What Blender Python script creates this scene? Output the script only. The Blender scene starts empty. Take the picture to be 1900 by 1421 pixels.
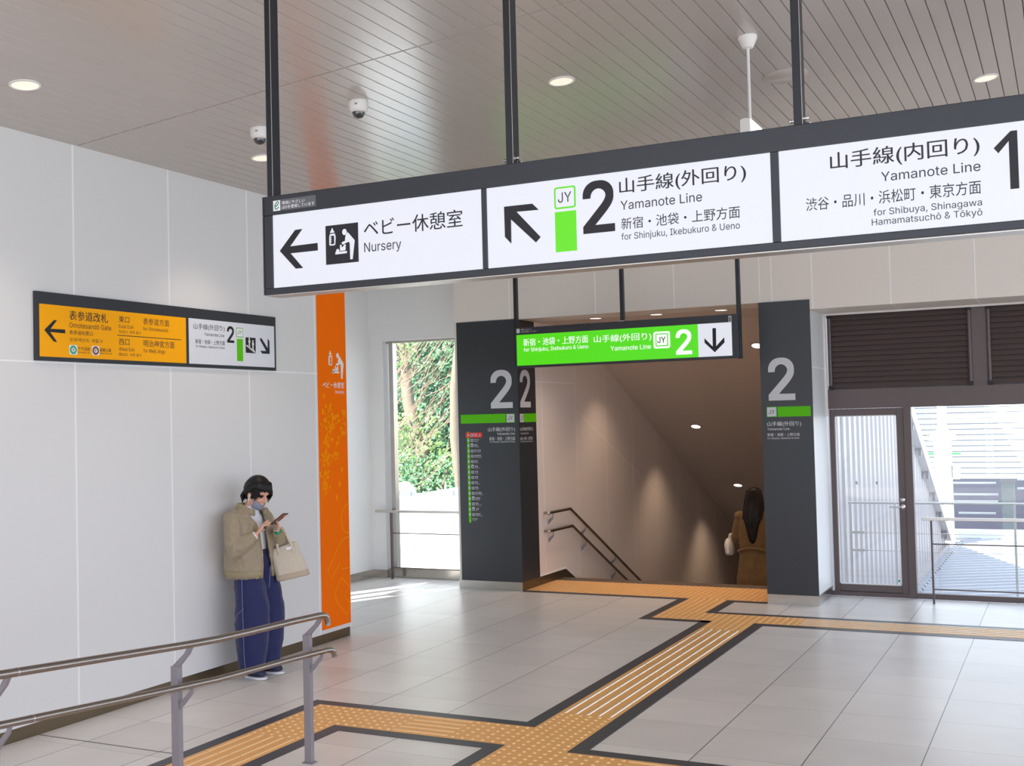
import bpy, bmesh, math, random
from mathutils import Vector, Matrix, Quaternion
PI=math.pi
scn=bpy.context.scene
COL=scn.collection
# ------------------------------------------------------------------ camera
cam_d=bpy.data.cameras.new('camera'); cam=bpy.data.objects.new('camera',cam_d); COL.objects.link(cam)
cam_d.sensor_width=36.0; cam_d.lens=2103.06/1900*36.0; cam_d.clip_start=.05; cam_d.clip_end=400
_yaw,_pit,_rol=math.radians(26.21006),math.radians(1.8350),math.radians(-1.42042)
_f=Vector((-math.sin(_yaw)*math.cos(_pit),math.cos(_yaw)*math.cos(_pit),math.sin(_pit)))
_r=Vector((math.cos(_yaw),math.sin(_yaw),0)); _u=_r.cross(_f)
_R=math.cos(_rol)*_r+math.sin(_rol)*_u; _U=-math.sin(_rol)*_r+math.cos(_rol)*_u
cam.matrix_world=Matrix(((_R.x,_U.x,-_f.x,0),(_R.y,_U.y,-_f.y,0),(_R.z,_U.z,-_f.z,1.95),(0,0,0,1)))
scn.camera=cam
# ------------------------------------------------------------------ world, sun, exposure
W=bpy.data.worlds.new('sky'); scn.world=W; W.use_nodes=True
_n=W.node_tree.nodes; _n['Background'].inputs['Color'].default_value=(.80,.90,1.08,1); _n['Background'].inputs['Strength'].default_value=1.18
sun_d=bpy.data.lights.new('sun','SUN'); sun_d.energy=7.0; sun_d.angle=math.radians(.6); sun_d.color=(1,.965,.94)
sun=bpy.data.objects.new('sun',sun_d); COL.objects.link(sun)
sun.rotation_euler=Vector((1.1,2.3,-2.34)).to_track_quat('-Z','Y').to_euler(); sun.location=(-10,-20,25)
vs=scn.view_settings; vs.view_transform='Standard'; vs.look='None'; vs.exposure=1.45; vs.gamma=1.0; vs.use_curve_mapping=False
scn.cycles.max_bounces=10; scn.cycles.diffuse_bounces=5; scn.cycles.glossy_bounces=4; scn.cycles.transparent_max_bounces=16
scn.cycles.caustics_reflective=False; scn.cycles.caustics_refractive=False; scn.cycles.sample_clamp_indirect=6; scn.cycles.use_denoising=True
# ------------------------------------------------------------------ materials
def lin(c):
    if isinstance(c,str):
        c=[int(c[i:i+2],16)/255 for i in (0,2,4)]
        c=[x/12.92 if x<=.04045 else ((x+.055)/1.055)**2.4 for x in c]
    return (*c[:3],1.0)
def mat(name,col,rough=.5,metal=0,spec=.5,emit=None,es=0,noise=0,nscale=8,bump=0,bscale=60,sheen=0,coat=0):
    m=bpy.data.materials.new(name); m.use_nodes=True; nt=m.node_tree; b=nt.nodes['Principled BSDF']
    b.inputs['Base Color'].default_value=lin(col); b.inputs['Roughness'].default_value=rough; b.inputs['Metallic'].default_value=metal
    b.inputs['Specular IOR Level'].default_value=spec; b.inputs['Sheen Weight'].default_value=sheen; b.inputs['Coat Weight'].default_value=coat
    if emit: b.inputs['Emission Color'].default_value=lin(emit); b.inputs['Emission Strength'].default_value=es
    if noise:
        t=nt.nodes.new('ShaderNodeTexCoord'); n=nt.nodes.new('ShaderNodeTexNoise'); n.inputs['Scale'].default_value=nscale; n.inputs['Detail'].default_value=5
        nt.links.new(t.outputs['Object'],n.inputs['Vector'])
        r=nt.nodes.new('ShaderNodeMix'); r.data_type='RGBA'; c=lin(col)
        r.inputs['A'].default_value=(*[x*(1-noise) for x in c[:3]],1); r.inputs['B'].default_value=(*[min(1,x*(1+noise)) for x in c[:3]],1)
        nt.links.new(n.outputs['Fac'],r.inputs['Factor']); nt.links.new(r.outputs['Result'],b.inputs['Base Color'])
    if bump:
        t=nt.nodes.new('ShaderNodeTexCoord'); n=nt.nodes.new('ShaderNodeTexNoise'); n.inputs['Scale'].default_value=bscale; n.inputs['Detail'].default_value=4
        nt.links.new(t.outputs['Object'],n.inputs['Vector']); bp=nt.nodes.new('ShaderNodeBump'); bp.inputs['Strength'].default_value=bump; bp.inputs['Distance'].default_value=.01
        nt.links.new(n.outputs['Fac'],bp.inputs['Height']); nt.links.new(bp.outputs['Normal'],b.inputs['Normal'])
    return m
def floor_mat():
    m=bpy.data.materials.new('floor_tile'); m.use_nodes=True; nt=m.node_tree; b=nt.nodes['Principled BSDF']; L=nt.links.new
    tc=nt.nodes.new('ShaderNodeTexCoord'); sx=nt.nodes.new('ShaderNodeSeparateXYZ'); L(tc.outputs['Object'],sx.inputs[0])
    def M(op,a,bv=None):
        n=nt.nodes.new('ShaderNodeMath'); n.operation=op
        for i,v in enumerate((a,bv)):
            if v is None: continue
            if isinstance(v,(int,float)): n.inputs[i].default_value=v
            else: L(v,n.inputs[i])
        return n.outputs[0]
    def grid(s,x0,p,w):
        q=M('DIVIDE',M('SUBTRACT',s,x0),p); cell=M('FLOOR',q); fr=M('FRACT',M('ADD',q,.5)); d=M('MULTIPLY',M('ABSOLUTE',M('SUBTRACT',fr,.5)),p)
        return cell,M('LESS_THAN',d,w/2)
    cx,jx=grid(sx.outputs['X'],-.807,.6,.0055); cy,jy=grid(sx.outputs['Y'],6.955,.605,.004)
    cb=nt.nodes.new('ShaderNodeCombineXYZ'); L(cx,cb.inputs[0]); L(cy,cb.inputs[1])
    wn=nt.nodes.new('ShaderNodeTexWhiteNoise'); L(cb.outputs[0],wn.inputs['Vector'])
    ad=nt.nodes.new('ShaderNodeVectorMath'); ad.operation='MULTIPLY_ADD'; L(wn.outputs['Color'],ad.inputs[0]); ad.inputs[1].default_value=(9,9,9); L(tc.outputs['Object'],ad.inputs[2])
    n1=nt.nodes.new('ShaderNodeTexNoise'); n1.inputs['Scale'].default_value=1.8; n1.inputs['Detail'].default_value=6; L(ad.outputs[0],n1.inputs['Vector'])
    n2=nt.nodes.new('ShaderNodeTexNoise'); n2.inputs['Scale'].default_value=90; n2.inputs['Detail'].default_value=3; L(tc.outputs['Object'],n2.inputs['Vector'])
    v=M('ADD',M('ADD',M('MULTIPLY',n1.outputs['Fac'],.22),M('MULTIPLY',n2.outputs['Fac'],.10)),M('MULTIPLY',wn.outputs['Value'],.09))
    r=nt.nodes.new('ShaderNodeValToRGB'); r.color_ramp.elements[0].position=.05; r.color_ramp.elements[0].color=(.60,.56,.53,1); r.color_ramp.elements[1].position=.36; r.color_ramp.elements[1].color=(.87,.825,.785,1)
    L(v,r.inputs[0])
    mx=nt.nodes.new('ShaderNodeMix'); mx.data_type='RGBA'; L(jx,mx.inputs['Factor']); L(r.outputs[0],mx.inputs['A']); mx.inputs['B'].default_value=(.05,.05,.05,1)
    mj=nt.nodes.new('ShaderNodeMix'); mj.data_type='RGBA'; L(M('MULTIPLY',jy,.6),mj.inputs['Factor']); L(mx.outputs['Result'],mj.inputs['A']); mj.inputs['B'].default_value=(.13,.125,.12,1)
    L(mj.outputs['Result'],b.inputs['Base Color'])
    L(M('ADD',M('MULTIPLY',n2.outputs['Fac'],.22),.22),b.inputs['Roughness']); b.inputs['Specular IOR Level'].default_value=.5
    bp=nt.nodes.new('ShaderNodeBump'); bp.inputs['Strength'].default_value=.25; bp.inputs['Distance'].default_value=.004
    L(M('SUBTRACT',M('MULTIPLY',n2.outputs['Fac'],.25),M('ADD',jx,jy)),bp.inputs['Height']); L(bp.outputs['Normal'],b.inputs['Normal'])
    return m
def glass_mat(name,tint=(1,1,1),refl=.06):
    m=bpy.data.materials.new(name); m.use_nodes=True; nt=m.node_tree; nt.nodes.clear()
    o=nt.nodes.new('ShaderNodeOutputMaterial'); mx=nt.nodes.new('ShaderNodeMixShader'); t=nt.nodes.new('ShaderNodeBsdfTransparent'); g=nt.nodes.new('ShaderNodeBsdfGlossy')
    t.inputs['Color'].default_value=(*tint,1); g.inputs['Roughness'].default_value=.02
    lw=nt.nodes.new('ShaderNodeLayerWeight'); lw.inputs['Blend'].default_value=.5; pw=nt.nodes.new('ShaderNodeMath'); pw.operation='POWER'; pw.inputs[1].default_value=5; ma=nt.nodes.new('ShaderNodeMath'); ma.operation='MULTIPLY_ADD'; ma.inputs[1].default_value=.8; ma.inputs[2].default_value=.03
    nt.links.new(lw.outputs['Facing'],pw.inputs[0]); nt.links.new(pw.outputs[0],ma.inputs[0])
    nt.links.new(ma.outputs[0],mx.inputs[0]); nt.links.new(t.outputs[0],mx.inputs[1]); nt.links.new(g.outputs[0],mx.inputs[2]); nt.links.new(mx.outputs[0],o.inputs['Surface'])
    return m
def leaf_mat(name,c0,c1,trans=.35):
    m=bpy.data.materials.new(name); m.use_nodes=True; nt=m.node_tree; b=nt.nodes['Principled BSDF']; b.inputs['Roughness'].default_value=.38
    t=nt.nodes.new('ShaderNodeTexCoord'); n=nt.nodes.new('ShaderNodeTexNoise'); n.inputs['Scale'].default_value=4.5; n.inputs['Detail'].default_value=6; nt.links.new(t.outputs['Object'],n.inputs['Vector'])
    r=nt.nodes.new('ShaderNodeValToRGB'); r.color_ramp.elements[0].position=.35; r.color_ramp.elements[1].position=.66
    r.color_ramp.elements[0].color=(*c0,1); r.color_ramp.elements[1].color=(*c1,1); nt.links.new(n.outputs['Fac'],r.inputs[0]); nt.links.new(r.outputs[0],b.inputs['Base Color'])
    return m
M=dict(
 wall=mat('white_wall_panel','dcdad8',.42,spec=.4), recess=mat('daylit_recess_panel','efeeec',.42,spec=.4), seam=mat('wall_joint_sealant','f2f1ef',.6),  # recess: the wall panel made paler, stronger daylight put into its colour
 upper=mat('upper_wall_panel','e3d9ce',.45,spec=.4), stairwall=mat('stair_wall_panel','e4d9d0',.45,spec=.4), stairceil=mat('stair_ceiling_board','cfc0b4',.6),
 ceil=mat('ceiling_slat_metal','b8b0aa',.22,spec=.9,noise=.02,nscale=3), ceilgap=mat('ceiling_gap','8a817c',.8),
 floor=floor_mat(), steel=mat('brushed_steel','c9c3bc',.4,metal=1,noise=.06,nscale=30), steel_lt=mat('satin_steel_skirting','b9b3ab',.22,metal=1,noise=.05,nscale=6),
 bronze=mat('bronze_steel_rail','a39a93',.27,metal=1,noise=.08,nscale=25), post=mat('grey_painted_post','8d868b',.45,metal=.2),
 skirt=mat('bronze_skirting','71634f',.3,metal=.75,noise=.08,nscale=5),
 black=mat('black_sign_frame','2b2d33',.42,metal=.1), black2=mat('dark_sign_board','2e3034',.38), blackrail=mat('black_pole','24262b',.38,metal=.3),
 ink=mat('black_ink','15131a',.6), grey=mat('grey_sticker','5c5c62',.6), whiteink=mat('white_ink','e9e9ea',.5), silverink=mat('silver_ink','c9c8ca',.4),
 litwhite=mat('lit_white_panel',(.18,.18,.19),.35,emit=(.88,.90,1.0),es=.265), litgreen=mat('lit_green_panel',(.03,.25,.004),.35,emit=(.06,.50,.0),es=.42), litink=mat('lit_white_letters',(.3,.3,.3),.4,emit=(.95,1,.93),es=.3),
 litlime=mat('lit_lime',(.06,.35,.0),.4,emit=(.12,.72,.0),es=.2),
 green=mat('line_green',(.10,.52,.002),.5,spec=.2), yellow=mat('sign_yellow',(1.0,.42,.0),.45,spec=.2), plate=mat('sign_white_face','dcdee4',.4,spec=.3),
 orange=mat('orange_panel',(.97,.165,.0),.5,spec=.1), amber=mat('amber_print',(1.0,.30,.0),.5,spec=.1), red=mat('red_print','e0252b',.45),
 teal=mat('teal_print','00a77c',.45), brown=mat('brown_print','7a3a26',.45), emerald=mat('emerald_print','17753a',.4),
 tact=mat('tactile_yellow',(.86,.45,.15),.5,noise=.05,nscale=20), tactedge=mat('tactile_border','45444b',.45,noise=.06,nscale=14), tactbar=mat('tactile_steel_bar','f0dfc8',.3,metal=.2), tactdot=mat('tactile_dot',(.86,.56,.27),.4),
 umber=mat('brown_painted_metal','5f5250',.45,metal=.25), umber2=mat('louver_brown','5a4c49',.5,metal=.2), rubber=mat('black_rubber','1d1a1d',.6),
 glass=glass_mat('clear_glass',(.96,.985,.98)), chrome=mat('chrome','d5d3d2',.12,metal=1), whitemetal=mat('white_fixture','e6e1dc',.4),
 lamp=mat('lamp_diffuser','d8cec4',.5,emit=(1,.78,.62),es=.30), lampst=mat('stair_lamp_diffuser','fff3e6',.5,emit=(1,.84,.70),es=1.0),
 dome=mat('smoked_dome','15161c',.08,spec=.8,coat=1),
 nosing=mat('stair_nosing','63544a',.55), tread=mat('stair_tread','8a8079',.6,noise=.1),
 corr=mat('corrugated_grey_metal','a39b9b',.4,metal=.2), roofm=mat('folded_roof_metal',(.29,.295,.33),.5,metal=.05), whitem=mat('white_steel_structure','eef1f2',.5), louv=mat('white_louver','dcdcdc',.5),
 shaded_asphalt=mat('shaded_trackbed','2f3040',.8,noise=.3,nscale=.6), concrete=mat('grey_concrete','8f9696',.8,noise=.1), sheet=mat('white_sheet','f2f3f5',.7), tarp=mat('pale_blue_sheet','8fa9bb',.6),
 earth=mat('earth_bank','3d4a2c',.9,noise=.3,nscale=2), bark=mat('pale_bark','776b5b',.8,noise=.25,nscale=12,bump=.6,bscale=20), twig=mat('brown_twig','a08672',.8,noise=.2,nscale=9),
 leafd=leaf_mat('leaf_dark',(.016,.075,.03),(.09,.24,.10)), leafl=leaf_mat('leaf_light',(.08,.18,.03),(.22,.36,.10)), leafm=leaf_mat('leaf_mid',(.03,.11,.04),(.13,.27,.12)),
 skin=mat('skin','d9a58c',.5), hair=mat('black_hair','120e0d',.42,noise=.3,nscale=60,bump=.2,bscale=120,spec=.35), hair2=mat('dark_brown_hair','150d0a',.5,noise=.3,nscale=50,bump=.12,bscale=90,spec=.3),
 khaki=mat('khaki_nylon','97876f',.55,noise=.06,nscale=14,bump=.25,bscale=40,sheen=.2), rib=mat('khaki_rib_knit','9c8f70',.8,noise=.06,nscale=40,bump=.5,bscale=150),
 shirt=mat('white_cotton','e8e9ee',.8), denim=mat('navy_denim','1b2050',.85,noise=.14,nscale=70,sheen=.2), stitch=mat('pale_stitching','6b73a0',.8), shoe=mat('navy_shoe','232642',.6), sole=mat('white_sole','dfdfe2',.6),
 canvas=mat('beige_canvas','c9bcaa',.85,noise=.05,nscale=30,bump=.3,bscale=160), canvas2=mat('tan_canvas_base','b3a28d',.85), mask=mat('grey_face_mask','8a92a3',.8), lip=mat('lip','b0685f',.5), eye=mat('dark_lash','1c1413',.5),
 phone=mat('phone_body','3a2526',.2,coat=.6), screen=mat('phone_screen','1a1b20',.1,emit=(.6,.65,.7),es=.15), watch=mat('green_watch','2c9c80',.3), zipm=mat('brass_zip','a98a55',.4,metal=.8),
 coatm=mat('brown_coat','6f5128',.75,noise=.12,nscale=10,bump=.2,bscale=30,sheen=.15), bagw=mat('cream_leather','e5ddd2',.45), exitg=mat('exit_green','0f9a4c',.4,emit=(.02,.5,.15),es=.3), exitw=mat('exit_white','f3fbf6',.4,emit=(.9,1,.95),es=.4),
)
# ------------------------------------------------------------------ mesh builder
class MB:
    def __init__(s): s.v=[]; s.f=[]; s.m=[]
    def add(s,vs,fs,mi=0):
        o=len(s.v); s.v+= [tuple(v) for v in vs]; s.f+=[tuple(i+o for i in f) for f in fs]; s.m+=[mi]*len(fs); return s
    def box(s,x0,y0,z0,x1,y1,z1,mi=0):
        x0,x1=sorted((x0,x1)); y0,y1=sorted((y0,y1)); z0,z1=sorted((z0,z1))
        return s.add([(x0,y0,z0),(x1,y0,z0),(x1,y1,z0),(x0,y1,z0),(x0,y0,z1),(x1,y0,z1),(x1,y1,z1),(x0,y1,z1)],
          [(0,3,2,1),(4,5,6,7),(0,1,5,4),(1,2,6,5),(2,3,7,6),(3,0,4,7)],mi)
    def obox(s,c,ax,ay,az,mi=0):   # centre and three half-axis vectors
        c=Vector(c);ax=Vector(ax);ay=Vector(ay);az=Vector(az)
        vs=[c+i*ax+j*ay+k*az for k in(-1,1) for j in(-1,1) for i in(-1,1)]
        return s.add(vs,[(0,2,3,1),(4,5,7,6),(0,1,5,4),(1,3,7,5),(3,2,6,7),(2,0,4,6)],mi)
    def prism(s,pts,vec,mi=0):     # planar polygon of 3-D points extruded by vec
        n=len(pts); vec=Vector(vec); a=[Vector(p) for p in pts]; b=[p+vec for p in a]
        return s.add(a+b,[tuple(range(n))[::-1],tuple(range(n,2*n))]+[(i,(i+1)%n,(i+1)%n+n,i+n) for i in range(n)],mi)
    def rings(s,rs,mi=0,cap=True,closed=True):
        n=len(rs[0]); o=[]; fs=[]
        for r in rs: o+=list(r)
        for i in range(len(rs)-1):
            for j in range(n if closed else n-1):
                a=i*n+j; b=i*n+(j+1)%n; fs.append((a,b,b+n,a+n))
        if cap and closed: fs.append(tuple(range(n))[::-1]); fs.append(tuple(range((len(rs)-1)*n,len(rs)*n)))
        return s.add(o,fs,mi)
    def tube(s,pts,rad,n=10,mi=0,cap=True,ref=None,flat=1.0):
        pts=[Vector(p) for p in pts]; k=len(pts)
        if isinstance(rad,(int,float)): rad=[rad]*k
        T=[]
        for i in range(k):
            a=pts[max(0,i-1)]; b=pts[min(k-1,i+1)]
            t=(b-a); T.append(t.normalized() if t.length>1e-9 else Vector((0,0,1)))
        u=Vector(ref) if ref else (Vector((0,0,1)) if abs(T[0].z)<.9 else Vector((1,0,0)))
        u=(u-T[0]*u.dot(T[0])).normalized(); rs=[]
        for i in range(k):
            u=(u-T[i]*u.dot(T[i])).normalized(); w=T[i].cross(u)
            rs.append([pts[i]+rad[i]*(math.cos(2*PI*j/n)*u*flat+math.sin(2*PI*j/n)*w) for j in range(n)])
        return s.rings(rs,mi,cap)
    def lathe(s,c,prof,n=24,mi=0,axis='z',cap=True):   # prof: (radius, height)
        c=Vector(c); rs=[]
        for r,h in prof:
            rs.append([c+(Vector((r*math.cos(2*PI*j/n),r*math.sin(2*PI*j/n),h)) if axis=='z' else Vector((r*math.cos(2*PI*j/n),h,r*math.sin(2*PI*j/n))) if axis=='y' else Vector((h,r*math.cos(2*PI*j/n),r*math.sin(2*PI*j/n)))) for j in range(n)])
        return s.rings(rs,mi,cap)
    def ell(s,c,r,rot=None,n=16,k=10,mi=0):
        c=Vector(c); rs=[]
        for i in range(k+1):
            a=PI*i/k; a=min(max(a,.02),PI-.02)
            ring=[]
            for j in range(n):
                p=Vector((r[0]*math.sin(a)*math.cos(2*PI*j/n),r[1]*math.sin(a)*math.sin(2*PI*j/n),-r[2]*math.cos(a)))
                ring.append(c+(rot@p if rot else p))
            rs.append(ring)
        return s.rings(rs,mi)
    def mesh(s,name,off=Vector((0,0,0)),smooth=False):
        me=bpy.data.meshes.new(name); me.from_pydata([Vector(v)-off for v in s.v],[],s.f); me.update()
        if s.m: me.polygons.foreach_set('material_index',s.m)
        if smooth: me.polygons.foreach_set('use_smooth',[True]*len(me.polygons))
        return me
def wloc(o):
    p=Vector((0,0,0))
    while o: p=p+o.location; o=o.parent
    return p
def link(name,me,mats,parent=None,loc=None):
    for m in (mats if isinstance(mats,(list,tuple)) else [mats]): me.materials.append(m)
    o=bpy.data.objects.new(name,me); COL.objects.link(o)
    if parent: o.parent=parent
    if loc is not None: o.location=loc
    return o
def fixnormals(me):
    b=bmesh.new(); b.from_mesh(me); bmesh.ops.recalc_face_normals(b,faces=b.faces[:]); b.to_mesh(me); b.free()
def build(name,mb,mats,parent=None,smooth=False,loc=None,bevel=0,fix=True,subsurf=0):
    off=wloc(parent) if parent else Vector(loc) if loc is not None else Vector((0,0,0))
    me=mb.mesh(name,off,smooth)
    if fix: fixnormals(me)
    o=link(name,me,mats,parent,loc if not parent else None)
    if smooth and not bevel:
        try: me.set_sharp_from_angle(angle=math.radians(45))
        except Exception: pass
    if bevel:
        b=o.modifiers.new('bevel','BEVEL'); b.width=bevel; b.segments=2; b.limit_method='ANGLE'; b.angle_limit=math.radians(40)
    if subsurf:
        b=o.modifiers.new('subsurf','SUBSURF'); b.levels=subsurf; b.render_levels=subsurf
    return o
def remesh(name,mb,mats,parent,voxel,smooth=6,disp=0,dscale=.08,solid=0,fac=.5,loc=None):
    off=wloc(parent) if parent else Vector(loc)
    me=mb.mesh(name,off); fixnormals(me); t=bpy.data.objects.new('tmp',me); COL.objects.link(t)
    if solid:
        q=t.modifiers.new('s','SOLIDIFY'); q.thickness=solid; q.offset=0
    q=t.modifiers.new('r','REMESH'); q.mode='VOXEL'; q.voxel_size=voxel
    if smooth:
        q=t.modifiers.new('m','SMOOTH'); q.factor=fac; q.iterations=smooth
    if disp:
        tx=bpy.data.textures.new('wrinkle','CLOUDS'); tx.noise_scale=dscale; tx.noise_depth=2
        q=t.modifiers.new('d','DISPLACE'); q.texture=tx; q.strength=disp; q.mid_level=.5; q.texture_coords='LOCAL'
    dg=bpy.context.evaluated_depsgraph_get(); dg.update()
    nm=bpy.data.meshes.new_from_object(t.evaluated_get(dg)); nm.name=name
    bpy.data.objects.remove(t); nm.materials.clear(); nm.polygons.foreach_set('use_smooth',[True]*len(nm.polygons)); nm.polygons.foreach_set('material_index',[0]*len(nm.polygons))
    return link(name,nm,mats,parent,loc if not parent else None)
def tag(o,label,cat,group=None):
    o['label']=label; o['category']=cat
    if group: o['group']=group
    return o
def thing(name,label,cat,loc,group=None):
    o=bpy.data.objects.new(name,None); o.empty_display_size=.1; COL.objects.link(o); o.location=loc
    return tag(o,label,cat,group)
def struct(name,mb,mats,parent=None,**k):
    o=build(name,mb,mats,parent,**k)
    if not parent: o['kind']='structure'
    return o
def copy_tree(o,loc):
    def rec(s,p):
        c=s.copy(); COL.objects.link(c)
        if p: c.parent=p
        for ch in list(s.children): rec(ch,c)
        return c
    c=rec(o,None); c.location=loc; return c
# ------------------------------------------------------------------ lettering
_fo={}
for _k in ('latin','cjk'):
    _c=bpy.data.curves.new('lettering_source','FONT'); _c.resolution_u=3; _fo[_k]=bpy.data.objects.new('lettering_source',_c)
try: _fo['latin'].data.font=bpy.data.fonts.load(bpy.utils.system_resource('DATAFILES',path='fonts')+'/Inter.woff2')   # Blender's own bundled typeface
except Exception: pass
for _o in _fo.values(): _o.data.fill_mode='NONE'
def glyphs(txt,w=0):
    """outline loops of a line of text, filled loop by loop so that overlapping strokes stay solid"""
    from mathutils.geometry import tessellate_polygon
    o=_fo['latin' if all(ord(c)<0x250 for c in txt) else 'cjk']; o.data.body=txt
    if o.name not in COL.objects: COL.objects.link(o)
    dg=bpy.context.evaluated_depsgraph_get(); dg.update()
    me=bpy.data.meshes.new_from_object(o.evaluated_get(dg))
    co=[(x.co.x,x.co.y) for x in me.vertices]; nb={}
    for e in me.edges:
        i,j=e.vertices; nb.setdefault(i,[]).append(j); nb.setdefault(j,[]).append(i)
    bpy.data.meshes.remove(me); seen=set(); loops=[]
    for i in range(len(co)):
        if i in seen or i not in nb: continue
        l=[i]; seen.add(i)
        while True:
            n=[j for j in nb[l[-1]] if j not in seen]
            if not n: break
            n=min(n,key=lambda q:abs(q-l[-1])); l.append(n); seen.add(n)
        if len(l)>2: loops.append([co[q] for q in l])
    area=lambda l:.5*sum(l[k-1][0]*l[k][1]-l[k][0]*l[k-1][1] for k in range(len(l)))
    def inside(pt,l):
        c=False
        for k in range(len(l)):
            (x1,y1),(x2,y2)=l[k-1],l[k]
            if (y1>pt[1])!=(y2>pt[1]) and pt[0]<(x2-x1)*(pt[1]-y1)/(y2-y1)+x1: c=not c
        return c
    ar=[area(l) for l in loops]; sg=1 if max(ar,key=abs)>0 else -1
    outer=[l for l,q in zip(loops,ar) if q*sg>0]; holes=[l for l,q in zip(loops,ar) if q*sg<0]; hs={}
    for h in holes:
        c=[(abs(area(l)),k) for k,l in enumerate(outer) if inside(h[0],l)]
        if c: hs.setdefault(min(c)[1],[]).append(h)
    v=[]; f=[]
    for k,l in enumerate(outer):
        grp=[l]+hs.get(k,[]); t=tessellate_polygon([[Vector((x,y,0)) for x,y in g] for g in grp]); b0=len(v)
        for g in grp: v+=[(x,y,k%7) for x,y in g]
        f+=[tuple(q+b0 for q in tr) for tr in t]
    return v,f
_cap=max(p[1] for p in glyphs('H')[0])
def fit_text(mb,P,txt,u0,u1,v0,v1,cap=0,w=0,mi=0):
    v,f=glyphs(txt)
    xs=[p[0] for p in v]; ys=[p[1] for p in v]; x0,x1=min(xs),max(xs)
    y0,y1=(0,_cap) if cap else (min(ys),max(ys))
    bold=w>.01
    for c,(sh,sv) in enumerate((((-w*.45,0),(w*.45,0)) if len(txt)>1 else ((-w,-w),(w,-w),(w,w),(-w,w),(0,0),(-w,0),(w,0))) if bold else ((0,0),)):
        vs_=[]
        for p in v:
            q=Vector(P(u0+(p[0]+sh-x0)/(x1-x0)*(u1-u0), v0+(p[1]+sv-y0)/(y1-y0)*(v1-v0))); k=(p[2]+7*c)*.000008
            if P.ax=='y': q.y-=k
            else: q.x+=k
            vs_.append(q)
        mb.add(vs_,f,mi)
def rect(mb,P,u0,u1,v0,v1,mi=0): mb.add([P(u0,v0),P(u1,v0),P(u1,v1),P(u0,v1)],[(0,1,2,3)],mi)
def bb(p): us=[a for a,_ in p]; vs_=[b for _,b in p]; return min(us),max(us),min(vs_),max(vs_)
def poly(mb,P,pts,mi=0):
    from mathutils.geometry import tessellate_polygon
    t=tessellate_polygon([[Vector((a,b,0)) for a,b in pts]])
    mb.add([P(a,b) for a,b in pts],[tuple(x) for x in t],mi)
def rrect(mb,P,u0,u1,v0,v1,r,mi=0,n=5):
    pts=[]
    for cx,cy,a0 in ((u1-r,v1-r,0),(u0+r,v1-r,90),(u0+r,v0+r,180),(u1-r,v0+r,270)):
        for i in range(n+1): a=math.radians(a0+90*i/n); pts.append((cx+r*math.cos(a),cy+r*math.sin(a)))
    poly(mb,P,pts,mi)
def disc(mb,P,cu,cv,ru,rv,mi=0,n=20): poly(mb,P,[(cu+ru*math.cos(2*PI*i/n),cv+rv*math.sin(2*PI*i/n)) for i in range(n)],mi)
def stroke(mb,P,pts,w,mi=0):
    pts=[Vector(p) for p in pts]; L=[]; R_=[]
    for i,p in enumerate(pts):
        a=pts[max(0,i-1)]; b=pts[min(len(pts)-1,i+1)]; t=(b-a).normalized(); n=Vector((-t.y,t.x))*w/2; L.append(p+n); R_.append(p-n)
    for i in range(len(pts)-1): mb.add([P(*L[i]),P(*R_[i]),P(*R_[i+1]),P(*L[i+1])],[(0,1,2,3)],mi)
def planeY(y): return lambda u,v:(u,y,v)
def planeX(x): return lambda u,v:(x,u,v)
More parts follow.
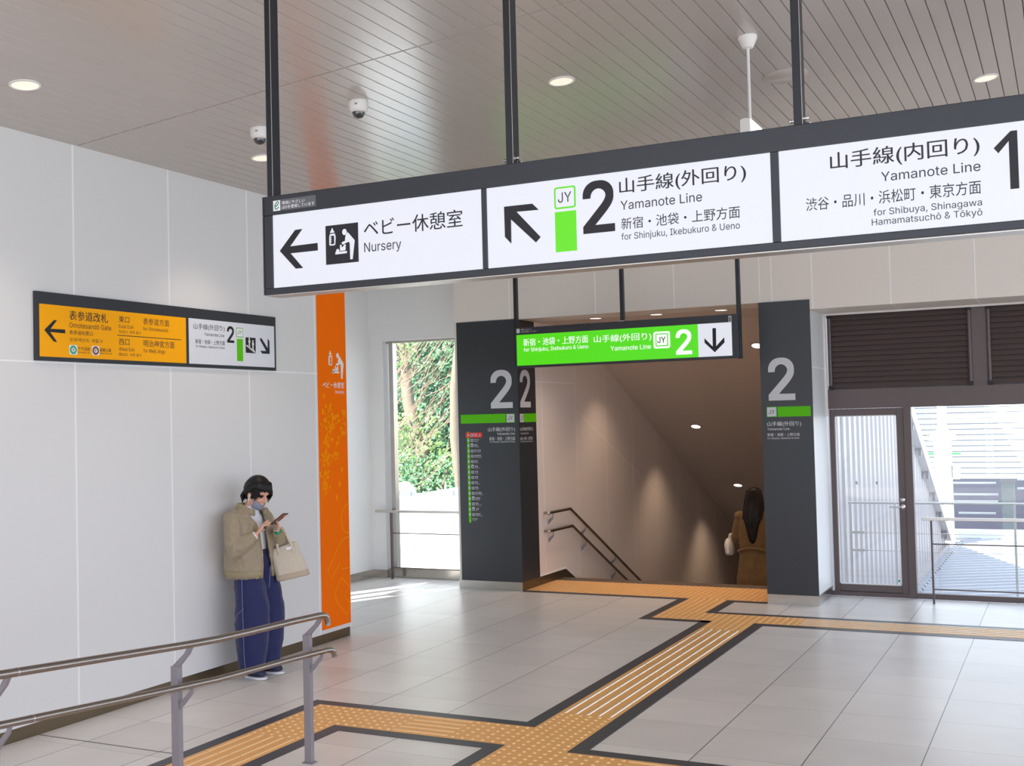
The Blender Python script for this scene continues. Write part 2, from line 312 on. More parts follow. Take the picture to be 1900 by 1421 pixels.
S={
 'big':dict(T=[
  ('ベビー休憩室', -2.754, -2.261, 2.763, 2.838, 0, 0.012, 'k'),
  ('Nursery', -2.754, -2.564, 2.698, 2.739, 1, 0, 'k'),
  ('山手線(外回り)', -1.558, -1.055, 2.813, 2.884, 0, 0.016, 'k'),
  ('Yamanote Line', -1.555, -1.226, 2.759, 2.794, 1, 0, 'k'),
  ('新宿・池袋・上野方面', -1.554, -1.082, 2.681, 2.727, 0, 0.008, 'k'),
  ('for Shinjuku, Ikebukuro & Ueno', -1.555, -1.084, 2.641, 2.666, 1, 0, 'k'),
  ('2', -1.71, -1.585, 2.684, 2.882, 0, 0.013, 'k'),
  ('JY', -1.821, -1.762, 2.815, 2.856, 0, 0.01, 'k'),
  ('山手線(内回り)', -0.747, -0.248, 2.81, 2.882, 0, 0.016, 'k'),
  ('Yamanote Line', -0.573, -0.247, 2.758, 2.791, 1, 0, 'k'),
  ('渋谷・品川・浜松町・東京方面', -0.838, -0.248, 2.679, 2.727, 0, 0.008, 'k'),
  ('for Shibuya, Shinagawa', -0.603, -0.247, 2.639, 2.662, 1, 0, 'k'),
  ('Hamamatsuchō & Tōkyō', -0.61, -0.247, 2.605, 2.628, 1, 0, 'k'),
  ('1', -0.203, -0.129, 2.684, 2.881, 0, 0.008, 'k'),
  ('環境にやさしい', -3.192, -3.064, 2.953, 2.969, 0, 0.02, 'g'),
  ('LEDを使用しています', -3.193, -3.011, 2.933, 2.95, 0, 0.02, 'g'),
 ],P={
  'arrow':[(-3.213, 2.744), (-3.125, 2.832), (-3.084, 2.833), (-3.153, 2.76), (-3.002, 2.762), (-3.001, 2.728), (-3.152, 2.728), (-3.084, 2.656), (-3.125, 2.656)],
  'square':[(-2.958, 2.832), (-2.786, 2.833), (-2.784, 2.661), (-2.957, 2.659)],
  'arrow2':[(-2.065, 2.826), (-1.936, 2.825), (-1.908, 2.797), (-2.008, 2.799), (-1.902, 2.685), (-1.924, 2.665), (-2.034, 2.77), (-2.035, 2.67), (-2.064, 2.701)],
  'box':[(-1.838, 2.879), (-1.745, 2.879), (-1.744, 2.792), (-1.836, 2.79)],
  'green':[(-1.836, 2.779), (-1.745, 2.778), (-1.744, 2.618), (-1.837, 2.617)],
  'sticker':[(-3.245, 2.978), (-3.003, 2.976), (-3.003, 2.927), (-3.246, 2.929)],
  'icon':[(-3.239, 2.975), (-3.201, 2.975), (-3.202, 2.928), (-3.24, 2.929)],
  'bottle_top':[(-2.921, 2.821), (-2.918, 2.818), (-2.917, 2.813), (-2.91, 2.803), (-2.91, 2.799), (-2.933, 2.8), (-2.933, 2.804), (-2.926, 2.811), (-2.925, 2.818)],
  'bottle_body':[(-2.934, 2.795), (-2.907, 2.795), (-2.903, 2.78), (-2.906, 2.746), (-2.909, 2.743), (-2.934, 2.743), (-2.938, 2.747), (-2.938, 2.781)],
  'bottle_in':[(-2.93, 2.786), (-2.911, 2.786), (-2.911, 2.749), (-2.93, 2.749)],
  'm1':[(-2.932, 2.78), (-2.924, 2.78), (-2.924, 2.776), (-2.932, 2.776)],
  'm2':[(-2.932, 2.771), (-2.924, 2.771), (-2.924, 2.766), (-2.932, 2.766)],
  'm3':[(-2.932, 2.761), (-2.924, 2.761), (-2.924, 2.757), (-2.932, 2.757)],
  'head':[(-2.856, 2.811), (-2.845, 2.797)],
  'man':[(-2.839, 2.795), (-2.832, 2.788), (-2.803, 2.756), (-2.803, 2.749), (-2.815, 2.673), (-2.828, 2.673), (-2.829, 2.737), (-2.83, 2.748), (-2.837, 2.752), (-2.846, 2.748), (-2.867, 2.742), (-2.873, 2.749), (-2.869, 2.753), (-2.852, 2.759), (-2.854, 2.763), (-2.851, 2.779), (-2.847, 2.787)],
  'bhead':[(-2.894, 2.725), (-2.886, 2.715)],
  'baby':[(-2.881, 2.74), (-2.878, 2.743), (-2.873, 2.741), (-2.871, 2.73), (-2.866, 2.732), (-2.862, 2.738), (-2.855, 2.743), (-2.849, 2.739), (-2.852, 2.731), (-2.85, 2.723), (-2.854, 2.715), (-2.882, 2.715)],
  'bed':[(-2.906, 2.712), (-2.844, 2.712), (-2.845, 2.702), (-2.907, 2.701)],
 }),
 'green':dict(T=[
  ('新宿・池袋・上野方面', -5.316, -4.557, 2.74, 2.822, 0, 0.03, 'w'),
  ('for Shinjuku, Ikebukuro & Ueno', -5.313, -4.556, 2.681, 2.723, 1, 0.02, 'w'),
  ('山手線(外回り)', -4.489, -3.853, 2.724, 2.812, 0, 0.03, 'w'),
  ('Yamanote Line', -4.304, -3.86, 2.642, 2.69, 1, 0.02, 'w'),
  ('JY', -3.786, -3.7, 2.695, 2.758, 0, 0.02, 'k'),
  ('2', -3.586, -3.429, 2.571, 2.816, 0, 0.013, 'w'),
 ],P={
  'panel':[(-5.398, 2.873), (-3.353, 2.861), (-3.36, 2.524), (-5.401, 2.534)],
  'white':[(-3.353, 2.861), (-3.008, 2.858), (-3.014, 2.519), (-3.36, 2.524)],
  'badge':[(-3.83, 2.814), (-3.65, 2.813), (-3.653, 2.64), (-3.832, 2.639)],
  'ring':[(-3.806, 2.792), (-3.672, 2.794), (-3.674, 2.661), (-3.807, 2.66)],
  'arrow':[(-3.205, 2.815), (-3.168, 2.815), (-3.171, 2.633), (-3.087, 2.718), (-3.084, 2.667), (-3.187, 2.572), (-3.29, 2.673), (-3.291, 2.72), (-3.207, 2.631)],
  'sticker':[(-5.393, 2.934), (-5.152, 2.933), (-5.152, 2.888), (-5.394, 2.886)],
  'sticker2':[(-3.035, 2.928), (-3.005, 2.929), (-3.007, 2.863), (-3.037, 2.862)],
  'outer':[(-5.416, 2.959), (-2.988, 2.933), (-3.001, 2.501), (-5.412, 2.517)],
 }),
 'wall':dict(T=[
  ('表参道改札', 5.491, 5.831, 2.689, 2.754, 0, 0.02, 'k'),
  ('Omotesandō Gate', 5.491, 5.86, 2.639, 2.672, 1, 0, 'k'),
  ('表参道检票口', 5.49, 5.692, 2.592, 2.621, 0, 0, 'k'),
  ('오모테산도 개찰구', 5.49, 5.781, 2.546, 2.572, 0, 0, 'k'),
  ('千代田線', 5.56, 5.665, 2.487, 2.513, 0, 0, 'k'),
  ('Chiyoda Line', 5.563, 5.664, 2.47, 2.481, 1, 0, 'k'),
  ('副都心線', 5.755, 5.857, 2.488, 2.513, 0, 0, 'k'),
  ('Fukutoshin Line', 5.754, 5.864, 2.472, 2.483, 1, 0, 'k'),
  ('東口', 5.932, 6.032, 2.703, 2.748, 0, 0.01, 'k'),
  ('East Exit', 5.932, 6.07, 2.663, 2.687, 1, 0, 'k'),
  ('东出口  동쪽 출구', 5.931, 6.144, 2.627, 2.648, 0, 0, 'k'),
  ('西口', 5.931, 6.03, 2.543, 2.587, 0, 0.01, 'k'),
  ('West Exit', 5.93, 6.078, 2.502, 2.526, 1, 0, 'k'),
  ('西出口  서쪽 출구', 5.929, 6.144, 2.466, 2.487, 0, 0, 'k'),
  ('表参道方面', 6.165, 6.429, 2.701, 2.75, 0, 0.01, 'k'),
  ('for Omotesandō', 6.164, 6.418, 2.66, 2.684, 1, 0, 'k'),
  ('明治神宮方面', 6.166, 6.481, 2.541, 2.591, 0, 0.01, 'k'),
  ('for Meiji Jingū', 6.165, 6.382, 2.5, 2.526, 1, 0, 'k'),
  ('山手線(外回り)', 6.691, 7.045, 2.695, 2.747, 0, 0.01, 'W'),
  ('Yamanote Line', 6.81, 7.04, 2.656, 2.681, 1, 0, 'W'),
  ('新宿・池袋・上野方面', 6.708, 7.045, 2.591, 2.626, 0, 0, 'W'),
  ('for Shinjuku, Ikebukuro & Ueno', 6.713, 7.044, 2.563, 2.58, 1, 0, 'W'),
  ('2', 7.076, 7.155, 2.619, 2.745, 0, 0.013, 'W'),
  ('JY', 7.2, 7.253, 2.691, 2.722, 0, 0.01, 'W'),
 ],P={
  'yellow':[(5.246, 2.78), (6.609, 2.78), (6.606, 2.436), (5.248, 2.435)],
  'white':[(6.639, 2.78), (7.668, 2.784), (7.669, 2.435), (6.639, 2.434)],
  'outer':[(5.215, 2.861), (7.694, 2.862), (7.695, 2.409), (5.218, 2.409)],
  'arrow':[(5.283, 2.61), (5.362, 2.679), (5.389, 2.681), (5.335, 2.62), (5.455, 2.622), (5.455, 2.596), (5.331, 2.599), (5.387, 2.536), (5.36, 2.536)],
  'line':[(5.915, 2.612), (6.554, 2.612), (6.554, 2.607), (5.915, 2.608)],
  'C':[(5.488, 2.522), (5.556, 2.521), (5.555, 2.457), (5.487, 2.458)],
  'F':[(5.683, 2.525), (5.75, 2.525), (5.749, 2.459), (5.682, 2.461)],
  'box':[(7.185, 2.743), (7.269, 2.743), (7.268, 2.666), (7.185, 2.666)],
  'green':[(7.191, 2.652), (7.267, 2.653), (7.263, 2.473), (7.188, 2.474)],
  'stairs':[(7.298, 2.672), (7.425, 2.67), (7.423, 2.544), (7.298, 2.545)],
  'arrow2':[(7.605, 2.547), (7.507, 2.546), (7.481, 2.568), (7.559, 2.569), (7.477, 2.663), (7.497, 2.677), (7.579, 2.594), (7.581, 2.675), (7.604, 2.654)],
 }),
 'orange':dict(T=[
  ('ベビー休憩室', 8.368, 8.705, 2.273, 2.33, 0, 0.02, 'w'),
  ('Nursery', 8.563, 8.703, 2.226, 2.256, 1, 0.01, 'w'),
 ],P={
  'picto':[(8.466, 2.614), (8.702, 2.362)],
  'headline':[(8.754, 1.211), (8.693, 1.203), (8.643, 1.158), (8.614, 1.092), (8.621, 1.022), (8.66, 0.965), (8.74, 0.938)],
  'bodyline':[(8.751, 0.905), (8.682, 0.902), (8.609, 0.878), (8.389, 0.634), (8.445, 0.56), (8.598, 0.693), (8.612, 0.625), (8.748, 0.623)],
  'legline':[(8.603, 0.555), (8.727, 0.447), (8.647, 0.376), (8.741, 0.279), (8.675, 0.202), (8.531, 0.332), (8.498, 0.405), (8.516, 0.457), (8.603, 0.555)],
 }),
 'pl_front':dict(T=[
  ('2', -5.984, -5.724, 2.091, 2.51, 0, 0.013, 'w'),
  ('山手線(外回り)', -6.04, -5.693, 1.808, 1.863, 0, 0.03, 'w'),
  ('Yamanote Line', -5.924, -5.696, 1.774, 1.802, 1, 0.02, 'w'),
  ('新宿・池袋・上野方面', -6.024, -5.696, 1.711, 1.754, 0, 0.03, 'w'),
  ('for Shinjuku, Ikebukuro & Ueno', -6.022, -5.697, 1.688, 1.705, 1, 0.02, 'w'),
  ('JY', -5.778, -5.714, 1.941, 1.991, 0, 0.01, 'k'),
 ],P={
  'green':[(-6.395, 2.019), (-5.808, 2.015), (-5.809, 1.911), (-6.395, 1.916)],
  'box':[(-5.8, 2.015), (-5.695, 2.012), (-5.694, 1.912), (-5.801, 1.914)],
  'rline':[(-6.317, 1.817), (-6.284, 1.817), (-6.286, 0.765), (-6.321, 0.765)],
  'red':[(-6.333, 1.809), (-6.12, 1.805), (-6.12, 1.748), (-6.334, 1.749)],
  'dots':[(-6.301, 1.777), (-6.305, 0.857)],
  'icons':[(-6.253, 1.777), (-6.256, 0.858)],
  'names':[(-6.223, 1.787), (-6.218, 0.869)],
  'last':[(-6.274, 0.805), (-6.21, 0.789)],
 }),
 'pl_side':dict(T=[
  ('2', 11.673, 11.932, 2.094, 2.507, 0, 0.013, 'w'),
  ('山手線(外回り)', 11.646, 11.976, 1.81, 1.856, 0, 0.02, 'w'),
  ('Yamanote Line', 11.651, 11.862, 1.776, 1.797, 1, 0.02, 'w'),
  ('新宿・池袋・上野方面', 11.643, 11.967, 1.708, 1.746, 0, 0.02, 'w'),
  ('for Shinjuku, Ikebukuro & Ueno', 11.641, 11.965, 1.684, 1.699, 1, 0, 'w'),
  ('JY', 11.667, 11.727, 1.936, 1.991, 0, 0.01, 'k'),
 ],P={
  'green':[(11.754, 2.014), (12.081, 2.012), (12.075, 1.913), (11.748, 1.914)],
  'box':[(11.644, 2.008), (11.745, 2.011), (11.739, 1.914), (11.639, 1.914)],
 }),
 'pr_front':dict(T=[
  ('2', -2.771, -2.519, 2.086, 2.502, 0, 0.013, 'w'),
  ('山手線(外回り)', -2.805, -2.461, 1.806, 1.861, 0, 0.03, 'w'),
  ('Yamanote Line', -2.805, -2.578, 1.772, 1.797, 1, 0.02, 'w'),
  ('新宿・池袋・上野方面', -2.807, -2.479, 1.71, 1.742, 0, 0.03, 'w'),
  ('for Shinjuku, Ikebukuro & Ueno', -2.808, -2.483, 1.681, 1.699, 1, 0.02, 'w'),
  ('JY', -2.786, -2.725, 1.939, 1.98, 0, 0.01, 'k'),
 ],P={
  'green':[(-2.694, 2.012), (-2.359, 2.01), (-2.362, 1.907), (-2.696, 1.909)],
  'box':[(-2.805, 2.011), (-2.702, 2.01), (-2.704, 1.911), (-2.807, 1.909)],
 }),
}
# ================================================================== the setting
def ceil_z(x): return 3.887+.083*(x+6.02)
struct('floor',MB().box(-8.1,-5,-.12,8,12.33,0).box(-5.65,12.33,-.12,-2.85,12.76,0),M['floor'])
struct('trim_3',MB().box(-6.02,5.225,0,-3.2,5.233,.0015),M['tactedge'])
# ceiling: separate metal slats under a dark void, a cross joint at y=5.59
cb=MB(); px=-4.617-.101*34
while px<8:
    a,b=px+.004,px+.101-.004
    for y0,y1 in ((-5,5.584),(5.596,12.1)):
        zs=(ceil_z(a),ceil_z(b))
        cb.add([(a,y0,zs[0]),(b,y0,zs[1]),(b,y1,zs[1]),(a,y1,zs[0]),(a-.0039,y0,zs[0]+.011),(b+.0039,y0,zs[1]+.011),(b+.0039,y1,zs[1]+.011),(a-.0039,y1,zs[0]+.011)],[(0,3,2,1),(4,5,6,7),(0,1,5,4),(1,2,6,5),(2,3,7,6),(3,0,4,7)],0)
    px+=.101
z0,z1=ceil_z(-8.1),ceil_z(8)
cb.prism([(-8.1,-5,z0+.0115),(8,-5,z1+.0115),(8,-5,z1+.2),(-8.1,-5,z0+.2)],(0,17.4,0),1)
struct('ceiling',cb,[M['ceil'],M['ceilgap']],fix=True)
# left wall with bright joint lines
SE=.0012
wl=MB().box(-6.2,-5,.085,-6.02,8.75,3.93)
for k in range(-12,4):
    y=5.556+.905*k
    if -5<y<8.7: wl.box(-6.02,y-.006,.085,-6.02+SE,y+.006,3.89,1)
wl.box(-6.02,-5,2.396,-6.02+SE*1.2,8.75,2.406,1)
wl.box(-6.0195,8.742,.085,-6.0185,8.7505,3.89,1)
wl.box(-7.9,8.6,0,-6.2,8.75,3.8)
struct('wall_left',wl,[M['wall'],M['seam']])
struct('baseboard_left',MB().box(-6.2,-5,0,-6.028,8.742,.085),M['skirt'])
# recess behind it: side wall, glazed opening (out of sight), window wall
rw=MB().box(-8.15,10.05,.1,-7.98,12.3,3.8)
for y in (11.52,): rw.box(-7.98,y-.005,.1,-7.98+SE,y+.005,3.75,1)
rw.box(-7.98,10.05,2.4,-7.98+SE*1.2,12.12,2.41,1); rw.box(-8.15,8.6,2.3,-7.98,10.05,3.8)
struct('wall_recess',rw,[M['recess'],M['seam']])
struct('baseboard_recess',MB().box(-8.15,10.05,0,-7.975,12.125,.1).box(-7.975,12.115,0,-7.775,12.3,.1),M['steel_lt'])
w3=MB()
for y in (8.78,9.42,10.03): w3.box(-8.08,y-.035,.0,-8.0,y+.035,2.3)
w3.box(-8.08,8.75,0,-8,10.05,.1)
w3o=struct('window_3',w3,M['umber']); struct('pane',MB().box(-8.045,8.82,.1,-8.035,9.99,2.3),M['glass'],w3o)
wb=MB().box(-7.98,12.12,.1,-7.78,12.35,3.8).box(-7.78,12.12,2.985,-6.3,12.35,3.95)
wb.box(-7.98,12.12-SE,2.4,-7.78,12.12,2.41,1).box(-7.12,12.12-SE,2.985,-7.11,12.12,3.9,1).box(-7.785,12.12-SE,2.985,-7.775,12.12,3.9,1)
wb.box(-7.78,12.05+.07-.004,2.975,-6.46,12.24,2.985,1)
struct('wall_back_left',wb,[M['recess'],M['seam']])
w1=MB().box(-7.78,12.2,2.95,-6.4,12.28,2.985).box(-7.735,12.19,.115,-7.675,12.28,2.985).box(-7.78,12.19,0,-6.4,12.3,.115)
w1o=struct('window_1',w1,M['steel_lt']); struct('pane',MB().box(-7.675,12.235,.115,-6.4,12.243,2.985),M['glass'],w1o)
# pillars either side of the stair head and the wall above
pl=MB().box(-6.46,11.625,.1,-5.655,12.3,3.95)
struct('wall_pillar_left',pl,M['upper'])
struct('baseboard_pillar_left',MB().box(-6.462,11.612,0,-5.645,12.09,.098),M['steel_lt'])
pr=MB().box(-2.85,11.625,.1,-2.345,12.42,3.95)
pr.box(-2.345,11.62,2.4,-2.345+SE,12.36,2.412,1)
struct('wall_pillar_right',pr,[M['wall'],M['seam']])
struct('baseboard_pillar_right',MB().box(-2.858,11.612,0,-2.337,12.36,.098),M['steel_lt'])
fr=MB().box(-5.655,11.62,3.09,-2.85,12.12,4.18).box(-2.345,11.62,2.99,8,12.5,5.1).box(-6.46,11.619,3.1,-5.655,11.626,3.95).box(-2.85,11.619,3.1,-2.345,11.626,4.19)
for x in (-5.73,-4.67,-3.765,-2.843,-2.72,-2.31,-1.55,-.775,0,.775,1.55,2.33,3.1):
    fr.box(x-.0055,11.619-SE,3.09 if x<-2.34 else 2.99,x+.0055,11.62,ceil_z(x),1)
    if x>-2.2: fr.box(x-.0055,11.62,2.99-SE,x+.0055,12.36,2.99,1)
struct('wall_back',fr,[M['upper'],M['seam']])
struct('trim_1',MB().box(-2.345,12.32,2.972,3,12.36,2.99).box(-2.345,12.325,1.9,-2.325,12.36,2.99),M['whitemetal'])
# door, right window and the brown metal above them
beam=MB().box(-2.325,12.36,1.975,3,12.46,2.18).box(-.88,12.37,2.18,-.74,12.46,2.985).box(-2.325,12.44,2.18,3,12.5,2.985).box(3,12.36,1.975,8,12.5,2.99)
struct('trim_2',beam,M['umber'])
dr=MB().box(-2.32,12.36,0,-2.268,12.42,1.972).box(-1.635,12.36,0,-1.565,12.42,1.972).box(-2.268,12.36,1.9,-1.635,12.42,1.972).box(-2.268,12.36,.05,-1.635,12.42,.12).box(-2.345,12.35,0,-1.56,12.43,.045)
do=struct('door_1',dr,M['umber'],bevel=.004)
struct('pane',MB().box(-2.268,12.385,.12,-1.635,12.393,1.9),M['glass'],do)
g=MB()
for a,b in ((-2.268,-2.258),(-1.645,-1.635)): g.box(a,12.378,.12,b,12.4,1.9)
g.box(-2.268,12.378,1.89,-1.635,12.4,1.9).box(-2.268,12.378,.12,-1.635,12.4,.13)
struct('gasket',g,M['whitemetal'],do)
h=MB().lathe((-1.6,12.36,.945),[(.026,0),(.026,-.012),(.012,-.016),(.011,-.05)],20,axis='y').tube([(-1.6,12.312,.945),(-1.625,12.31,.945),(-1.73,12.312,.945)],.0105,10)
struct('handle',h,M['chrome'],do,smooth=True)
struct('lock',MB().lathe((-1.6,12.36,1.016),[(.024,0),(.024,-.01),(.012,-.018)],20,axis='y'),M['chrome'],do,smooth=True)
for x in (-2.061,-1.853): struct('glass_fixing',MB().lathe((x,12.386,1.189),[(.016,0),(.016,-.008),(.006,-.014)],16,axis='y'),M['steel'],do,smooth=True)
struct('round_sticker',MB().lathe((-1.667,12.3845,.17),[(.012,0),(.012,-.001)],16,axis='y'),M['teal'],do)
w2=MB().box(-1.565,12.345,0,-1.49,12.43,1.975).box(-1.49,12.36,0,8,12.43,.055)
for x in (.75,3.0,5.3): w2.box(x,12.36,.055,x+.06,12.43,1.975)
w2o=struct('window_2',w2,M['umber']); struct('pane',MB().box(-1.49,12.39,.055,8,12.398,1.975),M['glass'],w2o)
# stair well
st=MB().box(-5.65,12.52,-.1,-2.85,12.77,.003,1)
for k in range(46):
    y=12.77+.32*k; z=-.16*(k+1); st.box(-5.65,y,z-.4,-2.85,y+.33,z,0); st.box(-5.65,y+.28,z-.001,-2.85,y+.322,z+.0015,1)
struct('stairs',st,[M['tread'],M['nosing']])
sw=MB().prism([(-5.65,12.085,.1),(-5.65,12.085,3.2),(-5.65,13.3,3.2),(-5.65,30,-4.2),(-5.65,30,-8.6),(-5.65,12.9,-.1)],(-.16,0,0))
for k in range(16):
    y=12.27+1.02*k; zt=3.09 if y<13.32 else 3.09-.445*(y-13.32); sw.box(-5.65,y-.004,max(-8,.05-.5*max(0,y-12.9)),-5.65+SE,y+.004,zt,1)
sw.box(-5.65,12.085,2.381,-5.65+SE*1.2,13.24,2.391,1)
sw.add([(-5.65+SE*1.3,13.29,2.055),(-5.65+SE*1.3,30,2.055-.42*16.7),(-5.65+SE*1.3,30,2.065-.42*16.7),(-5.65+SE*1.3,13.29,2.065)],[(0,1,2,3)],1)
sw.prism([(-2.85,12.36,.1),(-2.85,12.36,3.2),(-2.85,13.3,3.2),(-2.85,30,-4.2),(-2.85,30,-8.6),(-2.85,12.9,-.1)],(.15,0,0))
struct('wall_stair',sw,[M['stairwall'],M['seam']])
sc=MB().box(-5.66,12.12,3.09,-2.84,13.32,3.25).prism([(-5.66,13.32,3.09),(-5.66,31,3.09-.445*17.68),(-5.66,31,3.25-.445*17.68),(-5.66,13.32,3.25)],(2.82,0,0))
struct('ceiling_stair',sc,M['stairceil'])
bs=MB().prism([(-5.65,12.09,0),(-5.65,12.83,0),(-5.65,29,-8.25),(-5.65,29,-7.99),(-5.65,12.83,.1),(-5.65,12.09,.1)],(.012,0,0)).prism([(-5.65,12.09,.1),(-5.65,12.83,.1),(-5.65,29,-7.99),(-5.65,29,-7.975),(-5.65,12.835,.115),(-5.65,12.09,.115)],(.006,0,0),1)
bs.box(-5.65,11.62,0,-5.642,12.09,.1)
struct('baseboard_stair',bs,[M['skirt'],M['seam']])

# ================================================================== tactile paving
def tactile(name,label,x0,x1,y0,y1,yel,bor,dots=(),bars=(),steel=False,group=None):
    t=thing(name,label,'tactile paving',((x0+x1)/2,(y0+y1)/2,0))
    m=MB()
    for a,b,c,d in yel: m.box(a,c,0,b,d,.004)
    for a,b,c,d in dots:
        nx=max(1,round((b-a)/.0655)); ny=max(1,round((d-c)/.0655))
        for i in range(nx):
            for j in range(ny):
                cx=a+(i+.5)*(b-a)/nx; cy=c+(j+.5)*(d-c)/ny
                m.rings([[(cx+r*math.cos(PI*k/4),cy+r*math.sin(PI*k/4),.004+h) for k in range(8)] for r,h in ((.0135,-.0005),(.0125,.002),(.0075,.005))],1)
    build('dotted_surface' if dots else 'yellow_surface',m,[M['tact'],M['tactdot']],t)
    m=MB()
    for a,b,c,d in bor: m.box(a,c,0,b,d,.0032)
    if bor: build('dark_border',m,M['tactedge'],t)
    for a,b,c,d,ax,tile in bars:
        m=MB()
        L=(d-c) if ax=='y' else (b-a); n=max(1,round(L/tile)); wd=(b-a) if ax=='y' else (d-c)
        for k in range(n):
            s,e=k*L/n+.006,(k+1)*L/n-.006
            for i in range(5):
                o=(i+.5)*wd/5
                q=[(-.009,0),(-.0065,.005),(.0065,.005),(.009,0)]
                if ax=='y': m.prism([(a+o+u,c+s,.004+v) for u,v in q],(0,e-s,0))
                else: m.prism([(a+s,c+o+u,.004+v) for u,v in q],(e-s,0,0))
        build('guide_bars',m,M['tactbar'] if steel else M['tactdot'],t)
    return t
tactile('tactile_strip','yellow tactile strip with white bars running from the foreground up to the stair junction',-3.21,-2.61,2,10.47,
  [(-3.11,-2.71,2,10.47)],[(-3.21,-3.11,6.52,10.47),(-3.21,-3.11,2,6.11),(-2.71,-2.61,6.2,10.47),(-2.71,-2.61,2,5.6)],
  [(-3.11,-2.71,2,6.9),(-3.11,-2.71,10.05,10.47)],[(-3.11,-2.71,6.9,10.05,'y',.394)],True)
tactile('tactile_strip','yellow tactile branch running right from the stair junction towards the glass wall',-2.71,6,10.37,10.96,
  [(-3.71,6,10.471,10.859)],[(-2.61,6,10.37,10.47),(-3.2,6,10.86,10.96)],[(-3.71,-2.31,10.47,10.86)],[(-2.31,5.69,10.47,10.86,'x',.402)],True)
tactile('tactile_strip','orange tactile pad of dots across the head of the stairs between the black pillars',-5.65,-2.85,10.37,12.52,
  [(-5.64,-2.86,11.68,12.52),(-3.71,-3.3,10.86,11.68)],[(-5.64,-3.71,11.585,11.68),(-3.81,-3.71,10.37,11.585),(-3.71,-3.11,10.37,10.47),(-3.3,-3.2,10.86,11.68),(-3.2,-2.86,11.585,11.68)],
  [(-5.64,-2.86,11.68,12.52),(-3.71,-3.3,10.86,11.68)])
tactile('tactile_strip','yellow tactile branch turning left behind the metal handrail posts',-4.86,-3.11,2,6.62,
  [(-4.76,-3.112,6.11,6.52),(-4.76,-4.35,2,6.11)],[(-4.86,-3.21,6.52,6.62),(-4.35,-3.21,6.01,6.11),(-4.86,-4.76,2,6.52),(-4.35,-4.25,2,6.01)],
  [(-4.76,-3.93,6.11,6.52),(-3.53,-3.11,6.11,6.52),(-4.76,-4.35,5.74,6.11)],[(-3.93,-3.53,6.11,6.52,'x',.4),(-4.76,-4.35,2,5.74,'y',.4)])
tactile('tactile_strip','yellow tactile branch starting right at the bottom edge of the photo',-2.71,3,5.6,6.2,
  [(-2.708,3,5.7,6.1)],[(-2.71,3,6.1,6.2),(-2.71,3,5.6,5.7)],[(-2.71,-2.31,5.7,6.1)],[(-2.31,2.9,5.7,6.1,'x',.4)])
# ================================================================== hanging and wall signs
def texts(key,P,cols,mb=None,mi=0):
    mb=mb or MB()
    for tx,u0,u1,v0,v1,cap,w,c in S[key]['T']:
        if c in cols: fit_text(mb,P,tx,u0,u1,v0,v1,cap,w,mi)
    return mb
def pictogram(name,P,P2,box_to=None,inked=True,parent=None,mats=None):
    """nursery pictogram: feeding bottle, adult, baby; shapes taken from the big sign, refitted into box_to"""
    q=S['big']['P']; b0=bb([p for k in ('bottle_top','bottle_body','man') for p in q[k]])
    def T(p):
        if not box_to: return p
        u0,u1,v0,v1=box_to; return (u0+(p[0]-b0[0])/(b0[1]-b0[0])*(u1-u0), v0+(p[1]-b0[2])/(b0[3]-b0[2])*(v1-v0))
    m=MB()
    for k in ('bottle_top','man','baby','bed'): poly(m,P,[T(p) for p in q[k]],0)
    bu=[T(p) for p in q['bottle_body']]; poly(m,P,bu,0); poly(m,P2,[T(p) for p in q['bottle_in']],1)
    for k in ('m1','m2','m3'): poly(m,P2.nx,[T(p) for p in q[k]],0)
    for k in ('head','bhead'):
        (a,b),(c,d)=q[k]; c0=T((a,(d if k=='head' else d))); s=T((a+(.0122 if k=='head' else .0086),d)); r=abs(s[0]-c0[0]); t=T((a,d+(.0138 if k=='head' else .0102))); disc(m,P,c0[0],c0[1],r,abs(t[1]-c0[1]),0)
    return build(name,m,mats,parent,fix=False)
class Plane:
    """flat sheets of print, a hair apart, on one face"""
    def __init__(s,ax,pos,step): s.ax=ax; s.pos=pos; s.step=step
    def __call__(s,u,v): return (u,s.pos,v) if s.ax=='y' else (s.pos,u,v)
    @property
    def nx(s): return Plane(s.ax,s.pos+s.step,s.step)
# ---- big hanging sign
t=thing('hanging_sign','large white backlit sign on three black poles, leading to nursery and the two train lines','sign',(-1.4962,4.22,2.5468))
Y0=4.156; bx0,bx1=-3.3057,0.2992; zb,zt=2.5468,2.9998; w0,w1=2.5767,2.9109
m=MB().box(bx0,Y0,w1,bx1,Y0+.12,zt).box(bx0,Y0,zb,bx1,Y0+.12,w0).box(bx0,Y0,w0,-3.25,Y0+.12,w1).box(0.2494,Y0,w0,bx1,Y0+.12,w1)
for a,b in ((-2.1686,-2.1445),(-0.9625,-0.9318)): m.box(a,Y0,w0,b,Y0+.12,w1)
m.box(-3.2417,Y0+.1,w0,0.241,Y0+.115,w1)
fo=build('frame',m,M['black'],t,bevel=.003)
build('underside_strip',MB().box(bx0+.01,Y0+.012,zb-.004,bx1-.01,Y0+.11,zb),M['steel'],t)
build('corner_groove',MB().box(-3.2982,Y0-.0015,zb+.005,-3.294,Y0,zt-.01),M['blackrail'],fo)
faces=[]
for a,b in ((-3.25,-2.1686),(-2.1445,-0.9625),(-0.9318,0.2494)):
    faces.append(build('face_panel',MB().box(a,Y0+.006,w0,b,Y0+.018,w1),M['litwhite'],t))
Q=S['big']['P']; P=Plane('y',Y0+.0045,-.0008)
